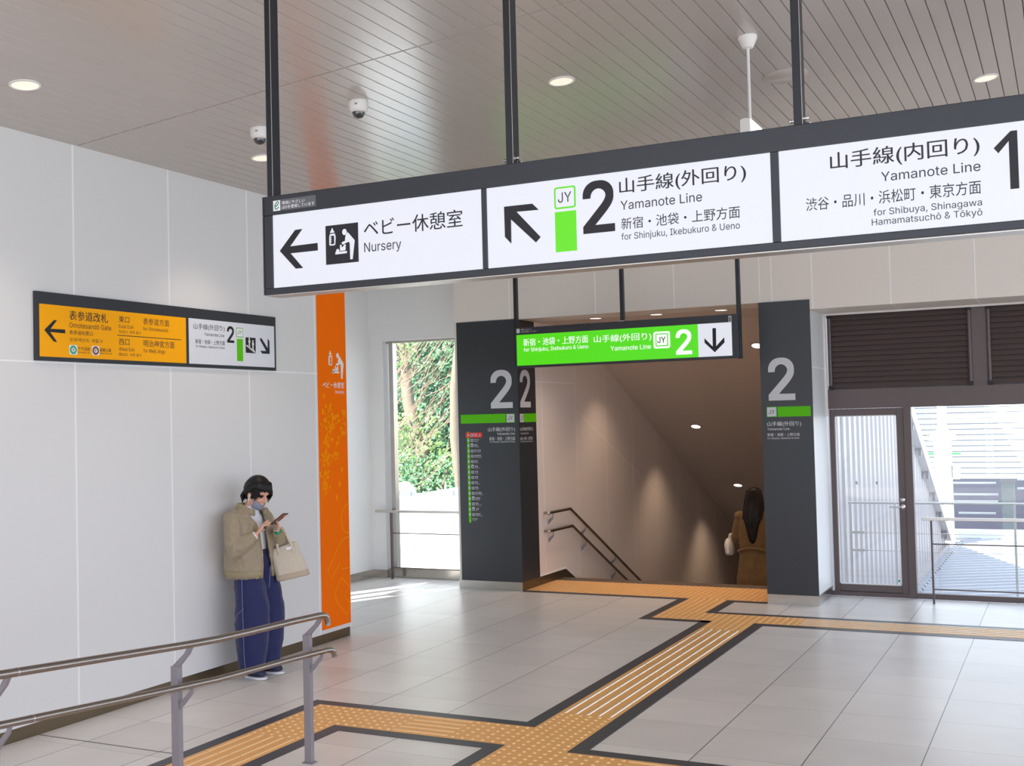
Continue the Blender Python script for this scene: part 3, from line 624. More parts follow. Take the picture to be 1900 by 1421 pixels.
def sub(parent,x0,x1,key='big',cols='k'):
    mb=MB()
    for tx,u0,u1,v0,v1,cap,w,c in S[key]['T']:
        if c in cols and x0<u0<x1:
            if tx=='1':
                g=lambda a,b:(u0+a*(u1-u0),v0+b*(v1-v0)); poly(mb,P,[g(*q) for q in ((.63,0),(1,0),(1,1),(.72,1),(0,.74),(.0,.73),(.18,.64),(.63,.83))])
            else: fit_text(mb,P,tx,u0,u1,v0,v1,cap,w)
    build('lettering',mb,M['ink'],parent,fix=False)
sub(faces[0],-4,-2.1611); sub(faces[1],-2.1611,-0.9476); sub(faces[2],-0.9476,.3)
for f,k in ((0,'arrow'),(1,'arrow2')): mb=MB(); poly(mb,P,Q[k]); build('arrow',mb,M['ink'],faces[f],fix=False)
mb=MB(); rect(mb,P,*bb(Q['square'])); sq=build('pictogram_square',mb,M['ink'],faces[0],fix=False)
pictogram('nursery_pictogram',P.nx,P.nx.nx,None,parent=faces[0],mats=[M['litwhite'],M['ink']])
jb=bb(Q['box']); mb=MB(); rrect(mb,P,*jb,.011); build('line_badge',mb,M['litlime'],faces[1],fix=False)
mb=MB(); rrect(mb,P.nx,jb[0]+.007,jb[1]-.007,jb[2]+.007,jb[3]-.007,.006)
for tx,u0,u1,v0,v1,cap,w,c in S['big']['T']:
    if tx=='JY': fit_text(mb,P.nx.nx,tx,u0,u1,v0,v1,0,w,1)
build('badge_face',mb,[M['litwhite'],M['ink']],faces[1],fix=False)
mb=MB(); rect(mb,P,*bb(Q['green'])); build('line_colour_block',mb,M['litlime'],faces[1],fix=False)
Pf=Plane('y',Y0-.0008,-.0008); mb=MB(); rect(mb,Pf,*bb(Q['sticker']),0); ib=bb(Q['icon']); rect(mb,Pf.nx,*ib,1)
ic=lambda u,v:(ib[0]+u*(ib[1]-ib[0]),ib[2]+v*(ib[3]-ib[2]))
stroke(mb,Pf.nx.nx,[ic(*p) for p in ((.33,.42),(.63,.56),(.78,.78),(.67,.9),(.46,.82),(.24,.5),(.28,.22),(.52,.16),(.78,.36))],.005,2)
texts('big',Pf.nx,'g',mb,1); build('sticker',mb,[M['grey'],M['whiteink'],M['emerald']],fo,fix=False)
for x,bolt in ((-3.2791,0),(-2.0439,1),(-0.8611,1),(0.2743,1)):
    z=ceil_z(x)
    pm=MB().box(x-.016,Y0+.025,zt-.02,x+.016,Y0+.087,z+.01)
    po=build('pole',pm,M['blackrail'],t,bevel=.003)
    build('edge_line',MB().box(x+.0155,Y0+.0245,zt,x+.0167,Y0+.0275,z),M['steel'],po)
    if bolt:
        bm=MB()
        for dx,dy,dz in ((.023,.037,.029),(.025,.062,.016),(.025,.083,.010),(-.022,.042,.025)):
            bm.lathe((x+dx,Y0+dy,zt+dz),[(.0035,-.011),(.0075,-.010),(.0075,-.005),(.004,-.004),(.004,.010),(.0065,.011),(.0065,.015)],8,axis='x')
        build('bolts',bm,M['chrome'],po,smooth=True)
        build('foot_plate',MB().box(x-.033,Y0+.02,zt,x+.046,Y0+.096,zt+.005),M['blackrail'],po)
# ---- green hanging sign
t=thing('hanging_sign','green backlit sign with white down arrow hanging in front of the stair opening','sign',(-4.2,11.15,2.51))
m=MB().box(-5.412,11.1,2.866,-2.94,11.2,2.945).box(-5.412,11.1,2.507,-2.94,11.2,2.531).box(-5.412,11.1,2.531,-5.398,11.2,2.866).box(-3.008,11.1,2.531,-2.94,11.2,2.866).box(-5.4,11.18,2.53,-3,11.198,2.87)
fo=build('frame',m,M['black'],t,bevel=.002)
gp=build('green_face',MB().box(-5.398,11.104,2.531,-3.357,11.12,2.866),M['litgreen'],t); wp=build('white_face',MB().box(-3.357,11.104,2.531,-3.008,11.12,2.866),M['litwhite'],t)
P=Plane('y',11.1025,-.001); Q=S['green']['P']
build('lettering',texts('green',P,'w'),M['litink'],gp,fix=False)
mb=MB(); rrect(mb,P,-3.831,-3.651,2.6395,2.8135,.022,0); rrect(mb,P.nx,-3.807,-3.673,2.6605,2.793,.008,1); rrect(mb,P.nx.nx,-3.797,-3.683,2.6705,2.783,.004,0); texts('green',P.nx.nx.nx,'k',mb,2)
build('line_badge',mb,[M['litink'],M['litgreen'],M['ink']],gp,fix=False)
mb=MB(); poly(mb,P,Q['arrow']); build('arrow',mb,M['ink'],wp,fix=False)
Pf=Plane('y',11.0985,-.001); mb=MB(); rect(mb,Pf,-5.393,-5.355,2.887,2.934,0); fit_text(mb,Pf,'環境にやさしい',-5.34,-5.21,2.912,2.93,0,.02,0); fit_text(mb,Pf,'LEDを使用しています',-5.34,-5.152,2.889,2.907,0,.02,0); rect(mb,Pf,-3.037,-3.006,2.863,2.928,0); rect(mb,Pf.nx,-3.03,-3.013,2.872,2.918,1)
build('sticker',mb,[M['silverink'],M['grey']],fo,fix=False)
for x in (-5.42,-4.18,-2.944):
    po=build('pole',MB().box(x-.019,11.13,2.5 if x!=-4.18 else 2.94,x+.019,11.18,ceil_z(x)+.01),M['blackrail'],t,bevel=.003)
    if x==-4.18: build('foot_bolts',MB().box(x-.03,11.12,2.945,x+.03,11.19,2.952).lathe((x+.028,11.14,2.96),[(.006,-.008),(.01,-.007),(.01,.004),(.005,.008)],8,axis='x'),M['chrome'],po)
# ---- direction sign on the left wall
t=thing('wall_sign','long black framed wall sign with yellow gate half and white train line half','sign',(-6.02,6.455,2.409))
fo=build('frame',MB().box(-6.02,5.215,2.409,-6.0,7.695,2.8615),M['black'],t,bevel=.002)
yp=build('yellow_face',MB().box(-6.0,5.247,2.4355,-5.997,6.608,2.78),M['yellow'],t); wp=build('white_face',MB().box(-6.0,6.639,2.4345,-5.997,7.669,2.782),M['plate'],t)
P=Plane('x',-5.9962,.0008); Q=S['wall']['P']
build('lettering',texts('wall',P,'k'),M['ink'],yp,fix=False); mb=texts('wall',P,'W')
build('lettering',mb,M['ink'],wp,fix=False)
mb=MB(); poly(mb,P,Q['arrow']); build('arrow',mb,M['ink'],yp,fix=False); mb=MB(); poly(mb,P,Q['arrow2']); build('arrow',mb,M['ink'],wp,fix=False)
mb=MB(); rect(mb,P,5.915,6.554,2.6075,2.6125); build('divider_line',mb,M['ink'],yp,fix=False)
for (u0,u1,v0,v1),c,l in (((5.4875,5.5555,2.4575,2.522),'teal','C'),((5.6825,5.7495,2.46,2.525),'brown','F')):
    mb=MB(); rrect(mb,P,u0,u1,v0,v1,.008,0); cu,cv=(u0+u1)/2,(v0+v1)/2
    disc(mb,P.nx,cu,cv,.029,.029,1); disc(mb,P.nx.nx,cu,cv,.016,.016,0); fit_text(mb,P.nx.nx.nx,l,cu-.006,cu+.006,cv-.009,cv+.009,0,.02,2)
    build('metro_badge',mb,[M['whiteink'],M[c],M['ink']],yp,fix=False)
mb=MB(); rrect(mb,P,7.185,7.2685,2.666,2.743,.006,0); rrect(mb,P.nx,7.191,7.2625,2.672,2.737,.004,1); fit_text(mb,P.nx.nx,'JY',7.2,7.253,2.691,2.722,0,.01,2); rect(mb,P,7.1895,7.265,2.4735,2.6525,0)
build('line_badge',mb,[M['green'],M['whiteink'],M['ink']],wp,fix=False)
mb=MB(); rect(mb,P,7.298,7.424,2.5445,2.671,0); P1=P.nx
def sp(a,b): return (7.298+a*.126,2.5445+b*.1265)
def fig(x,y,s):
    disc(mb,P1,*sp(x,y+.37*s),.05*.126*s*1.6,.05*.126*s*1.6,1,10)
    poly(mb,P1,[sp(x-.09*s,y+.27*s),sp(x+.09*s,y+.27*s),sp(x+.15*s,y+.05*s),sp(x+.1*s,y+.03*s),sp(x+.06*s,y+.15*s),sp(x+.07*s,y-.1*s),sp(x+.12*s,y-.36*s),sp(x+.04*s,y-.36*s),sp(x-.01*s,y-.1*s),sp(x-.06*s,y-.36*s),sp(x-.13*s,y-.33*s),sp(x-.07*s,y-.08*s),sp(x-.07*s,y+.13*s),sp(x-.14*s,y+.04*s)],1)
stz=[(.04,.42),(.14,.42),(.14,.36),(.27,.36),(.27,.29),(.4,.29),(.4,.22),(.54,.22),(.54,.16),(.67,.16),(.67,.1),(.8,.1),(.8,.04),(.95,.04),(.95,.12),(.87,.12),(.87,.18),(.73,.18),(.73,.24),(.6,.24),(.6,.3),(.46,.3),(.46,.37),(.33,.37),(.33,.44),(.2,.44),(.2,.5),(.04,.5)]
poly(mb,P1,[sp(*p) for p in stz],1); fig(.36,.62,.82); fig(.72,.48,.82)
build('stairs_pictogram',mb,[M['ink'],M['whiteink']],wp,fix=False)
# ---- orange nursery panel at the wall end
t=thing('nursery_banner','tall orange panel with nursery pictogram and leaf print at the left wall end','sign panel',(-6.02,8.525,.12))
pn=build('panel',MB().box(-6.02,8.3,.122,-6.015,8.742,3.885),M['orange'],t)
P=Plane('x',-6.0142,.0008); build('lettering',texts('orange',P,'w'),M['whiteink'],pn,fix=False)
pictogram('nursery_pictogram',P,P.nx,(8.466,8.702,2.362,2.614),parent=pn,mats=[M['whiteink'],M['orange']])
mb=MB(); rng=random.Random(4); _lp=[0]
def PL():
    _lp[0]+=1; return Plane('x',-6.0142+.000012*_lp[0],0)
def sprig(pts,n,ls):
    stroke(mb,PL(),pts,.0055)
    for i in range(n):
        k=rng.uniform(.15,1)*(len(pts)-1); j=min(int(k),len(pts)-2); a=Vector(pts[j]); b=Vector(pts[j+1]); c=a+(b-a)*(k-j); an=rng.uniform(.2,2.6); d=Vector((math.cos(an),math.sin(an)))*rng.uniform(.02,.055); e=c+d
        if not 8.32<e.x<8.72: continue
        stroke(mb,PL(),[tuple(c),tuple(e)],.003); w_=Vector((-d.y,d.x)).normalized(); d=d.normalized(); L=ls*rng.uniform(.7,1.3)
        poly(mb,PL(),[tuple(e+d*(L*q)+w_*(L*.42*s)) for q,s in ((0,0),(.25,.7),(.55,1),(.8,.6),(1.05,0),(.8,-.6),(.55,-1),(.25,-.7))])
sprig([(8.305,1.19),(8.34,1.36),(8.42,1.55),(8.52,1.70),(8.64,1.83),(8.735,1.9)],26,.036)
sprig([(8.305,1.30),(8.35,1.45),(8.40,1.62),(8.42,1.8)],20,.036); sprig([(8.31,1.5),(8.38,1.66),(8.47,1.86),(8.5,2.02)],24,.034)
sprig([(8.31,1.72),(8.42,1.86),(8.56,1.95),(8.735,2.02)],24,.034); sprig([(8.305,1.25),(8.38,1.34),(8.48,1.40)],10,.034); sprig([(8.42,1.55),(8.5,1.62),(8.6,1.63)],12,.032); sprig([(8.32,1.88),(8.4,1.98),(8.46,2.1)],12,.034)
for u,v in ((8.38,2.2),(8.47,2.1),(8.36,2.06),(8.64,1.53),(8.6,1.4),(8.7,2.05),(8.55,1.28)): poly(mb,PL(),[(u+.02*a,v+.032*b) for a,b in ((0,-1),(.7,-.4),(.9,.1),(.4,.8),(0,1),(-.7,.4),(-.9,-.1),(-.4,-.8))])
build('leaf_print',mb,M['amber'],pn,fix=False)
mb=MB(); q=S['orange']['P']
for k in ('headline','bodyline','legline'): stroke(mb,P,[(min(u,8.742),v) for u,v in q[k]],.011)
build('outline_print',mb,M['amber'],pn,fix=False)
# ---- black boards wrapped round the pillars
t=thing('platform_board','black pillar board left of the stairs with white 2 and list of stations','sign board',(-6.04,11.62,.1))
fp=build('front_board',MB().box(-6.427,11.613,.1,-5.643,11.625,3.095),M['black2'],t); t2=thing('platform_board','narrow dark board on the stair side of the left pillar, with squeezed looking 2','sign board',(-5.65,11.85,.1)); sb=build('side_board',MB().box(-5.655,11.626,.1,-5.643,12.083,3.095),M['black2'],t2)
P=Plane('y',11.6122,-.0008); build('lettering',texts('pl_front',P,'w'),M['silverink'],fp,fix=False)
mb=MB(); rect(mb,P,-6.395,-5.8085,1.9135,2.0165,0); rect(mb,P,-5.801,-5.694,1.9125,2.0145,0); rect(mb,P.nx,-5.795,-5.70,1.919,2.009,1); texts('pl_front',P.nx.nx,'k',mb,2); build('line_bar',mb,[M['green'],M['silverink'],M['ink']],fp,fix=False)
mb=MB(); rect(mb,P,-6.318,-6.285,.765,1.817,0); rrect(mb,P.nx,-6.334,-6.12,1.7485,1.807,.008,1); P2=P.nx.nx
names=[('原宿','Harajuku'),('代々木','Yoyogi'),('新宿','Shinjuku'),('新大久保','Shin-Ōkubo'),('高田馬場','Takadanobaba'),('目白','Mejiro'),('池袋','Ikebukuro'),('大塚','Ōtsuka'),('巣鴨','Sugamo'),('駒込','Komagome'),('田端','Tabata'),('西日暮里','Nishi-Nippori'),('日暮里','Nippori'),('鶯谷','Uguisudani'),('上野','Ueno'),('御徒町','Okachimachi')]
for i,(a,b) in enumerate(names):
    v=1.778-.06133*i
    if i==0: disc(mb,P2,-6.301,v,.012,.012,2)
    else: rect(mb,P2,-6.313,-6.289,v-.011,v+.011,2)
    rrect(mb,P2,-6.27,-6.237,v-.016,v+.016 if a not in('新宿','池袋','日暮里','上野') else v+.026,.005,2); rrect(mb,P2.nx,-6.263,-6.244,v-.010,v+.010,.003,3)
    fit_text(mb,P2,a,-6.226,-6.226+.0215*len(a),v-.004,v+.018,0,.03,2); fit_text(mb,P2,b,-6.226,-6.226+.0082*len(b),v-.0165,v-.0075,1,.02,2)
poly(mb,P2,[(-6.15,1.795),(-6.146,1.795),(-6.146,1.772),(-6.137,1.78),(-6.137,1.774),(-6.148,1.763),(-6.159,1.774),(-6.159,1.78),(-6.15,1.772)],2)
poly(mb,P2,[(-6.312,.79),(-6.302,.778),(-6.291,.8),(-6.302,.786)],2); fit_text(mb,P2,'東京方面',-6.272,-6.205,.799,.819,0,.03,2); fit_text(mb,P2,'for Tōkyō',-6.272,-6.22,.785,.794,1,.02,2)
build('station_list',mb,[M['green'],M['red'],M['silverink'],M['grey']],fp,fix=False)
P=Plane('x',-5.6422,.0008); build('lettering',texts('pl_side',P,'w'),M['silverink'],sb,fix=False)
mb=MB(); rect(mb,P,11.751,12.08,1.913,2.013,0); rect(mb,P,11.643,11.743,1.914,2.01,1); texts('pl_side',P.nx,'k',mb,2); build('line_bar',mb,[M['green'],M['silverink'],M['ink']],sb,fix=False)
t=thing('platform_board','black pillar board right of the stairs with white 2 and short green bar','sign board',(-2.6,11.62,.1))
fp=build('front_board',MB().box(-2.86,11.613,.1,-2.338,11.625,3.09),M['black2'],t)
P=Plane('y',11.6122,-.0008); build('lettering',texts('pr_front',P,'w'),M['silverink'],fp,fix=False)
mb=MB(); rect(mb,P,-2.695,-2.36,1.908,2.011,0); rect(mb,P,-2.807,-2.703,1.909,2.012,0); rect(mb,P.nx,-2.801,-2.709,1.915,2.006,1); texts('pr_front',P.nx.nx,'k',mb,2); build('line_bar',mb,[M['green'],M['silverink'],M['ink']],fp,fix=False)
# ================================================================== ceiling fixtures
def ceil_light(label,x,y,grp,p=16):
    z=ceil_z(x); t=thing('ceiling_light',label,'light',(x,y,z),grp)
    tl=math.atan(.083); R=Matrix.Rotation(-tl,4,'Y')
    def tm(mb): mb.v=[tuple(Vector((x,y,z))+R@(Vector(v)-Vector((x,y,z)))) for v in mb.v]; return mb
    build('rim',tm(MB().lathe((x,y,z),[(.088,.0),(.088,-.006),(.076,-.008),(.074,.0)],28,cap=False)),M['whitemetal'],t,smooth=True)
    build('diffuser',tm(MB().lathe((x,y,z),[(.075,-.002),(.074,-.004),(.02,-.006)],28)),M['lamp'],t,smooth=True)
    l=bpy.data.lights.new('lamp_glow','SPOT'); l.energy=p; l.color=(1,.86,.73); l.spot_size=math.radians(95); l.spot_blend=.7; l.shadow_soft_size=.07
    lo=bpy.data.objects.new('lamp_glow',l); COL.objects.link(lo); lo.parent=t; lo.location=(0,0,-.03)
G_='round ceiling downlights'
ceil_light('round recessed downlight at the far left of the slatted ceiling',-5.33,4.58,G_); ceil_light('round downlight partly hidden behind the left pole of the white sign',-5.33,6.72,G_)
ceil_light('round downlight in the ceiling right of the dome camera',-2.9,6.73,G_); ceil_light('round downlight near the top right corner of the photo',-.47,8.88,G_)
for i,(x,y,z,l,sl) in enumerate(((-4.866,12.105,3.09,'flat round lamp under the stair opening, leftmost of the three in the row',0),(-4.142,12.13,3.09,'flat round lamp under the stair opening, middle of the three in the row',0),(-3.398,12.13,3.09,'flat round lamp under the stair opening, right end of the row of three',0),
    (-3.474,13.99,2.792,'round lamp in the stair ceiling cut by the edge of the right black pillar',1),(-4.993,16.27,1.778,'round lamp halfway down the sloping stair ceiling',1),(-5.0,18.54,.767,'lowest round lamp in the stair ceiling, above the woman going down',1),
    (-4.99,13.99,2.792,'round stair lamp hidden behind the green sign',1))):
    t=thing('stair_light',l,'light',(x,y,z),'round lamps over the stairs'); R=Matrix.Rotation(-math.atan(.445) if sl else 0,4,'X')
    def tm(mb): mb.v=[tuple(Vector((x,y,z))+R@(Vector(v)-Vector((x,y,z)))) for v in mb.v]; return mb
    build('rim',tm(MB().lathe((x,y,z),[(.082,0),(.082,-.004),(.07,-.006),(.068,0)],24,cap=False)),M['bronze'],t,smooth=True)
    build('diffuser',tm(MB().lathe((x,y,z),[(.069,-.001),(.068,-.004),(.02,-.005)],24)),M['lampst'],t,smooth=True)
    l=bpy.data.lights.new('lamp_glow','SPOT'); l.energy=21 if sl else 16; l.color=(1,.74,.52); l.spot_size=math.radians(105); l.spot_blend=.9; l.shadow_soft_size=.06
    lo=bpy.data.objects.new('lamp_glow',l); COL.objects.link(lo); lo.parent=t; lo.location=(0,0,-.03)
def dome_cam(label,x,y):
    z=ceil_z(x); t=thing('security_camera',label,'camera',(x,y,z),'dome cameras on the ceiling')
    build('housing',MB().lathe((x,y,z),[(.062,.006),(.064,-.004),(.063,-.045),(.055,-.062),(.046,-.07),(.040,-.071)],28),M['whitemetal'],t,smooth=True)
    build('dome',MB().lathe((x,y,z-.068),[(.041,0),(.0405,-.012),(.034,-.028),(.022,-.038),(.008,-.043),(.001,-.0435)],24),M['dome'],t,smooth=True)
    build('vent_slots',MB().box(x+.012,y-.0645,z-.028,x+.03,y-.058,z-.026).box(x+.012,y-.0645,z-.034,x+.03,y-.058,z-.032),M['grey'],t)
dome_cam('white dome camera with dark bubble in the open middle of the ceiling',-4.1,6.16); dome_cam('white dome camera half hidden behind the left pole of the large sign',-4.91,6.16)
x,y=-1.665,7.72; z=ceil_z(x); R=Matrix.Rotation(-math.atan(.083),4,'Y'); m=MB().lathe((x,y,z),[(.148,.004),(.15,-.006),(.14,-.012),(.02,-.014)],36); m.v=[tuple(Vector((x,y,z))+R@(Vector(v)-Vector((x,y,z)))) for v in m.v]
tag(build('ceiling_speaker',m,M['ceil'],None,smooth=True,loc=(x,y,z)),'flat round ceiling disc half hidden by the right black pole','speaker')
x,y=-1.688,6.80; z=ceil_z(x); t=thing('exit_sign','small white exit sign box hanging on a thin white rod above the large sign','exit sign',(x,y,3.47))
build('mount',MB().lathe((x,y,z),[(.058,.004),(.059,-.012),(.05,-.03),(.034,-.066),(.03,-.07),(.012,-.072)],26),M['whitemetal'],t,smooth=True)
build('rod',MB().tube([(x,y,z-.06),(x,y,3.72)],.0095,12),M['whitemetal'],t,smooth=True)
b=MB().box(-1.722,6.69,3.47,-1.66,6.95,3.71); b.rings([[( -1.691+.031*math.cos(a),yy,3.71+.012*math.sin(a)) for a in [PI*k/8 for k in range(9)]] for yy in (6.69,6.95)])
build('body',b,M['whitemetal'],t)
ef=build('face',MB().box(-1.66,6.685,3.465,-1.654,6.955,3.712),M['exitw'],t)
mb=MB(); P=Plane('x',-1.6535,.0008); rect(mb,P,6.8,6.84,3.63,3.66); disc(mb,P,6.835,3.668,.014,.014); poly(mb,P,[(6.80,3.65),(6.85,3.65),(6.88,3.62),(6.87,3.61),(6.84,3.63),(6.85,3.58),(6.89,3.54),(6.88,3.53),(6.83,3.57),(6.80,3.52),(6.76,3.52),(6.76,3.53),(6.79,3.54),(6.81,3.6),(6.78,3.62),(6.77,3.6),(6.76,3.61)])
build('running_figure',mb,M['exitg'],ef,fix=False)
# tiny screw heads left in the ceiling
# ================================================================== handrails
def front_rail():
    t=thing('handrail','two-tier bronze handrail with grey posts in the left foreground','handrail',(-4.01,5.385,0))
    R=.0185
    def P_(pts): return [(-3.91,a,b) for a,b in pts]
    up=[(1.2,1.122),(2.2,1.048),(3.244,.969),(4.274,.891),(4.5,.877),(4.75,.869),(5.1,.862),(5.36,.853),(5.405,.848),(5.432,.835),(5.445,.81),(5.446,.785)]
    lo=[(1.2,.92),(2.2,.846),(3.27,.766),(4.251,.693),(4.5,.676),(4.75,.668),(5.1,.657),(5.43,.643),(5.472,.637),(5.495,.625),(5.507,.602),(5.508,.588)]
    build('upper_rail',MB().tube(P_(up),R,16),M['bronze'],t,smooth=True); build('lower_rail',MB().tube(P_(lo),.0165,16),M['bronze'],t,smooth=True)
    for nm,y,zz,r in (('joint_ring',3.285,.9665,.0192),('joint_ring',3.36,.7595,.0172)): build(nm,MB().tube([(-3.91,y-.003,zz),(-3.91,y+.003,zz-.0005)],r,16),M['chrome'],t,smooth=True)
    def rz(pts,y):
        for (a,b),(c,d) in zip(pts,pts[1:]):
            if a<=y<=c: return b+(d-b)*(y-a)/(c-a)
    for y in (5.385,4.315,3.25,2.19):
        zu,zl=rz(up,y),rz(lo,y); zs=zu-.115
        m=MB().box(-4.034,y-.016,0,-3.989,y+.016,zs)
        m.prism([(-4.034,y-.008,zs-.002),(-3.989,y-.008,zs-.002),(-3.925,y-.008,zu-.05),(-3.903,y-.008,zu-.012),(-3.93,y-.008,zu-.012),(-3.955,y-.008,zu-.05)],(0,.016,0))
        m.prism([(-3.989,y-.006,zl-.13),(-3.989,y-.006,zl-.095),(-3.925,y-.006,zl-.03),(-3.915,y-.006,zl-.01),(-3.90,y-.006,zl-.01),(-3.912,y-.006,zl-.045)],(0,.012,0))
        m.box(-4.045,y-.027,0,-3.978,y+.027,.006)
        build('post',m,M['post'],t)
front_rail()
def flat_rail(name,label,xa,xb,y,zt,posts,mids,cat='railing',ht=.03):
    t=thing(name,label,cat,((posts[0]),y,0))
    build('top_rail',MB().box(xa,y-.022,zt-ht/2,xb,y+.022,zt+ht/2),M['steel'],t,bevel=.004)
    for z in mids: build('thin_rail',MB().box(posts[0],y-.006,z-.006,xb,y+.006,z+.006),M['umber'],t)
    for x in posts: build('post',MB().box(x-.009,y-.02,0,x+.009,y+.02,zt-.01),M['umber'],t)
flat_rail('window_rail','flat steel rail on a brown post in front of the tree window',-7.885,-6.42,12.05,.84,[-7.655],(.57,.143))
flat_rail('window_rail','flat steel rail on a thin post in front of the right glass wall',-1.385,3,12.08,.846,[-1.3,.6,2.5],(.597,.146))
# stair wall rails
t=thing('stair_handrail','two-tier brown handrail on wall brackets going down the left stair wall','handrail',(-5.65,12.9,.4))
for z0,zz,nm in ((.832,12.885,'upper_rail'),(.617,12.938,'lower_rail')):
    m=MB().tube([(-5.64,12.24,z0),(-5.585,12.24,z0)],.015,12); m.tube([(-5.585,12.225,z0),(-5.585,12.26,z0),(-5.585,zz,z0),(-5.585,zz+.02,z0-.01),(-5.585,28,z0-.5*(28-zz))],.0175,14)
    ro=build(nm,m,M['bronze'],t,smooth=True)
    build('end_ball',MB().ell((-5.585,12.245,z0),(.024,.026,.024)),M['chrome'],ro,smooth=True)
    for k,y in enumerate((12.36,13.36,14.36,15.36,16.36,17.36)):
        zr=z0 if y<zz else z0-.5*(y-zz)
        b=MB().tube([(-5.585,y,zr-.015),(-5.585,y,zr-.055),(-5.592,y-.01,zr-.07)],.007,8); b.prism([(-5.648,y-.008,zr-.145),(-5.648,y-.008,zr-.10),(-5.585,y-.008,zr-.05),(-5.585,y-.008,zr-.075)],(0,.016,0))
        build('bracket',b,M['post'],ro)
# louvers over the glass wall
for i,(a,b) in enumerate(((-2.312,-.88),(-.74,.72))):
    t=thing('louver_panel',('brown ventilation louver above the glass door' if i==0 else 'brown ventilation louver cut off by the right edge of the photo'),'louver',((a+b)/2,12.36,2.18))
    m=MB()
    n=14
    for k in range(n):
        z=2.205+k*.055; m.prism([(a+.04,12.366,z-.002),(a+.04,12.392,z-.002),(a+.04,12.405,z+.046),(a+.04,12.390,z+.046)],(b-a-.08,0,0))
    build('slats',m,M['umber2'],t)
    for x in (a+.02,b-.02):
        po=build('side_frame',MB().tube([(x,12.365,2.215),(x,12.365,2.955)],.02,10),M['umber'],t,smooth=True)
        for z in (2.2,2.965): build('end_cap',MB().box(x-.022,12.34,z-.022,x+.022,12.385,z+.022),M['rubber'],po,bevel=.003)
# ================================================================== outside
gm=MB().box(-80,-60,-6.3,80,120,-6.0); struct('ground',gm,M['concrete'])
struct('forecourt',MB().box(-40,-40,-.35,40,-5,-.15).box(8,-5,-.35,40,12.3,-.15).box(-40,-5,-.35,-8.2,16.5,-.15),M['concrete'])
# corrugated side wall of the stair enclosure, its top following the stair down
y0,y1=12.5,25.8; zt0,zt1=5.4,-.87
def ztop(y): return min(5.2,1.34-.47*(y-21.1)+.0)
m=MB(); p=.38; k=0; y=y0; pr=[]
while y<y1:
    for dy,dx in ((0,0),(.15,0),(.19,.028),(.34,.028)): 
        if y+dy<y1: pr.append((y+dy,-2.5-.03+dx))
    y+=p
for (a,xa),(b,xb) in zip(pr,pr[1:]): m.add([(xa,a,-1.0),(xb,b,-1.0),(xb,b,ztop(b)),(xa,a,ztop(a))],[(0,1,2,3)])
co=thing('stair_enclosure','pale corrugated metal side wall with sloping coping seen through the glass door','enclosure',(-2.5,13,-1))
build('corrugated_wall',m,M['corr'],co,fix=False)
build('coping',MB().prism([(-2.62,12.5,ztop(12.5)-.0),(-2.62,12.6,ztop(12.6)),(-2.62,25.8,ztop(25.8)),(-2.62,25.8,ztop(25.8)+.22),(-2.62,13.2,ztop(13.2)+.22),(-2.62,12.5,5.45)],(.24,0,0)),M['whitemetal'],co)
bm=MB()
for i in range(12):
    yy=14.2+i*1.0; zz=ztop(yy); bm.box(-2.45,yy-.05,zz-.16,-2.40,yy+.05,zz)
build('coping_bracket',bm,M['post'],co); build('base_trim',MB().box(-2.56,12.5,-1.0,-2.42,25.8,-.9),M['corr'],co)
# folded metal roof below the glass wall
m=MB(); d=Vector((.871,.49,0)); n=Vector((-.49,.871,0)); k=-28
o=Vector((-2.4,13,-1.06)); prf=[(0,0),(.10,0),(.15,.06),(.26,.06),(.31,0)]
def clip(pt): return pt
rows=[]
for i in range(-2,62):
    for a,h in prf[:-1]: rows.append((i*.33+a,h))
import itertools
def seg(q):   # run of a ridge line inside the rectangle x in [-2.45,6], y in [12.55,27.9]
    b=o+n*q; ts=[]
    t0=max((-2.45-b.x)/d.x,(12.55-b.y)/d.y); t1=min((6-b.x)/d.x,(27.9-b.y)/d.y)
    return b,t0,t1
prev=None
for q,h in rows:
    b,t0,t1=seg(q)
    if t1<=t0: prev=None; continue
    A=b+d*t0+Vector((0,0,h)); B=b+d*t1+Vector((0,0,h))
    if prev: m.add([prev[0],prev[1],B,A],[(0,1,2,3)])
    prev=(A,B)
ro=struct('roof_outside',m,M['roofm'],fix=False)
rb=MB()
for i in range(26):
    yy=19.0+i*.33; rb.lathe((-2.28,yy,-1.0),[(.018,0),(.018,.03),(.008,.04)],6)
struct('roof_bolts',rb,M['chrome'],ro); struct('ridge_flashing',MB().box(-2.5,27.8,-1.06,6,28.0,-.82),M['whitem'],ro)
# outdoor railing
t=thing('outdoor_railing','slim white metal railing outside behind the glass door and window','railing',(-2.41,14,-1))
build('top_rail',MB().tube([(-2.44,14,.855),(4,14,.855)],.014,10),M['whitemetal'],t,smooth=True)
for x in (-2.41,-1.9,-.615,.7,2.0): build('post',MB().box(x-.013,13.985,-1.0,x+.013,14.015,.855),M['whitemetal'],t)
for z in (.5,.29): build('wire',MB().tube([(-2.41,14,z),(4,14,z)],.004,6),M['steel'],t)
build('stub_rails',MB().box(-2.41,13.99,.485,-2.26,14.01,.515).box(-2.41,13.99,.275,-2.26,14.01,.305),M['whitemetal'],t)
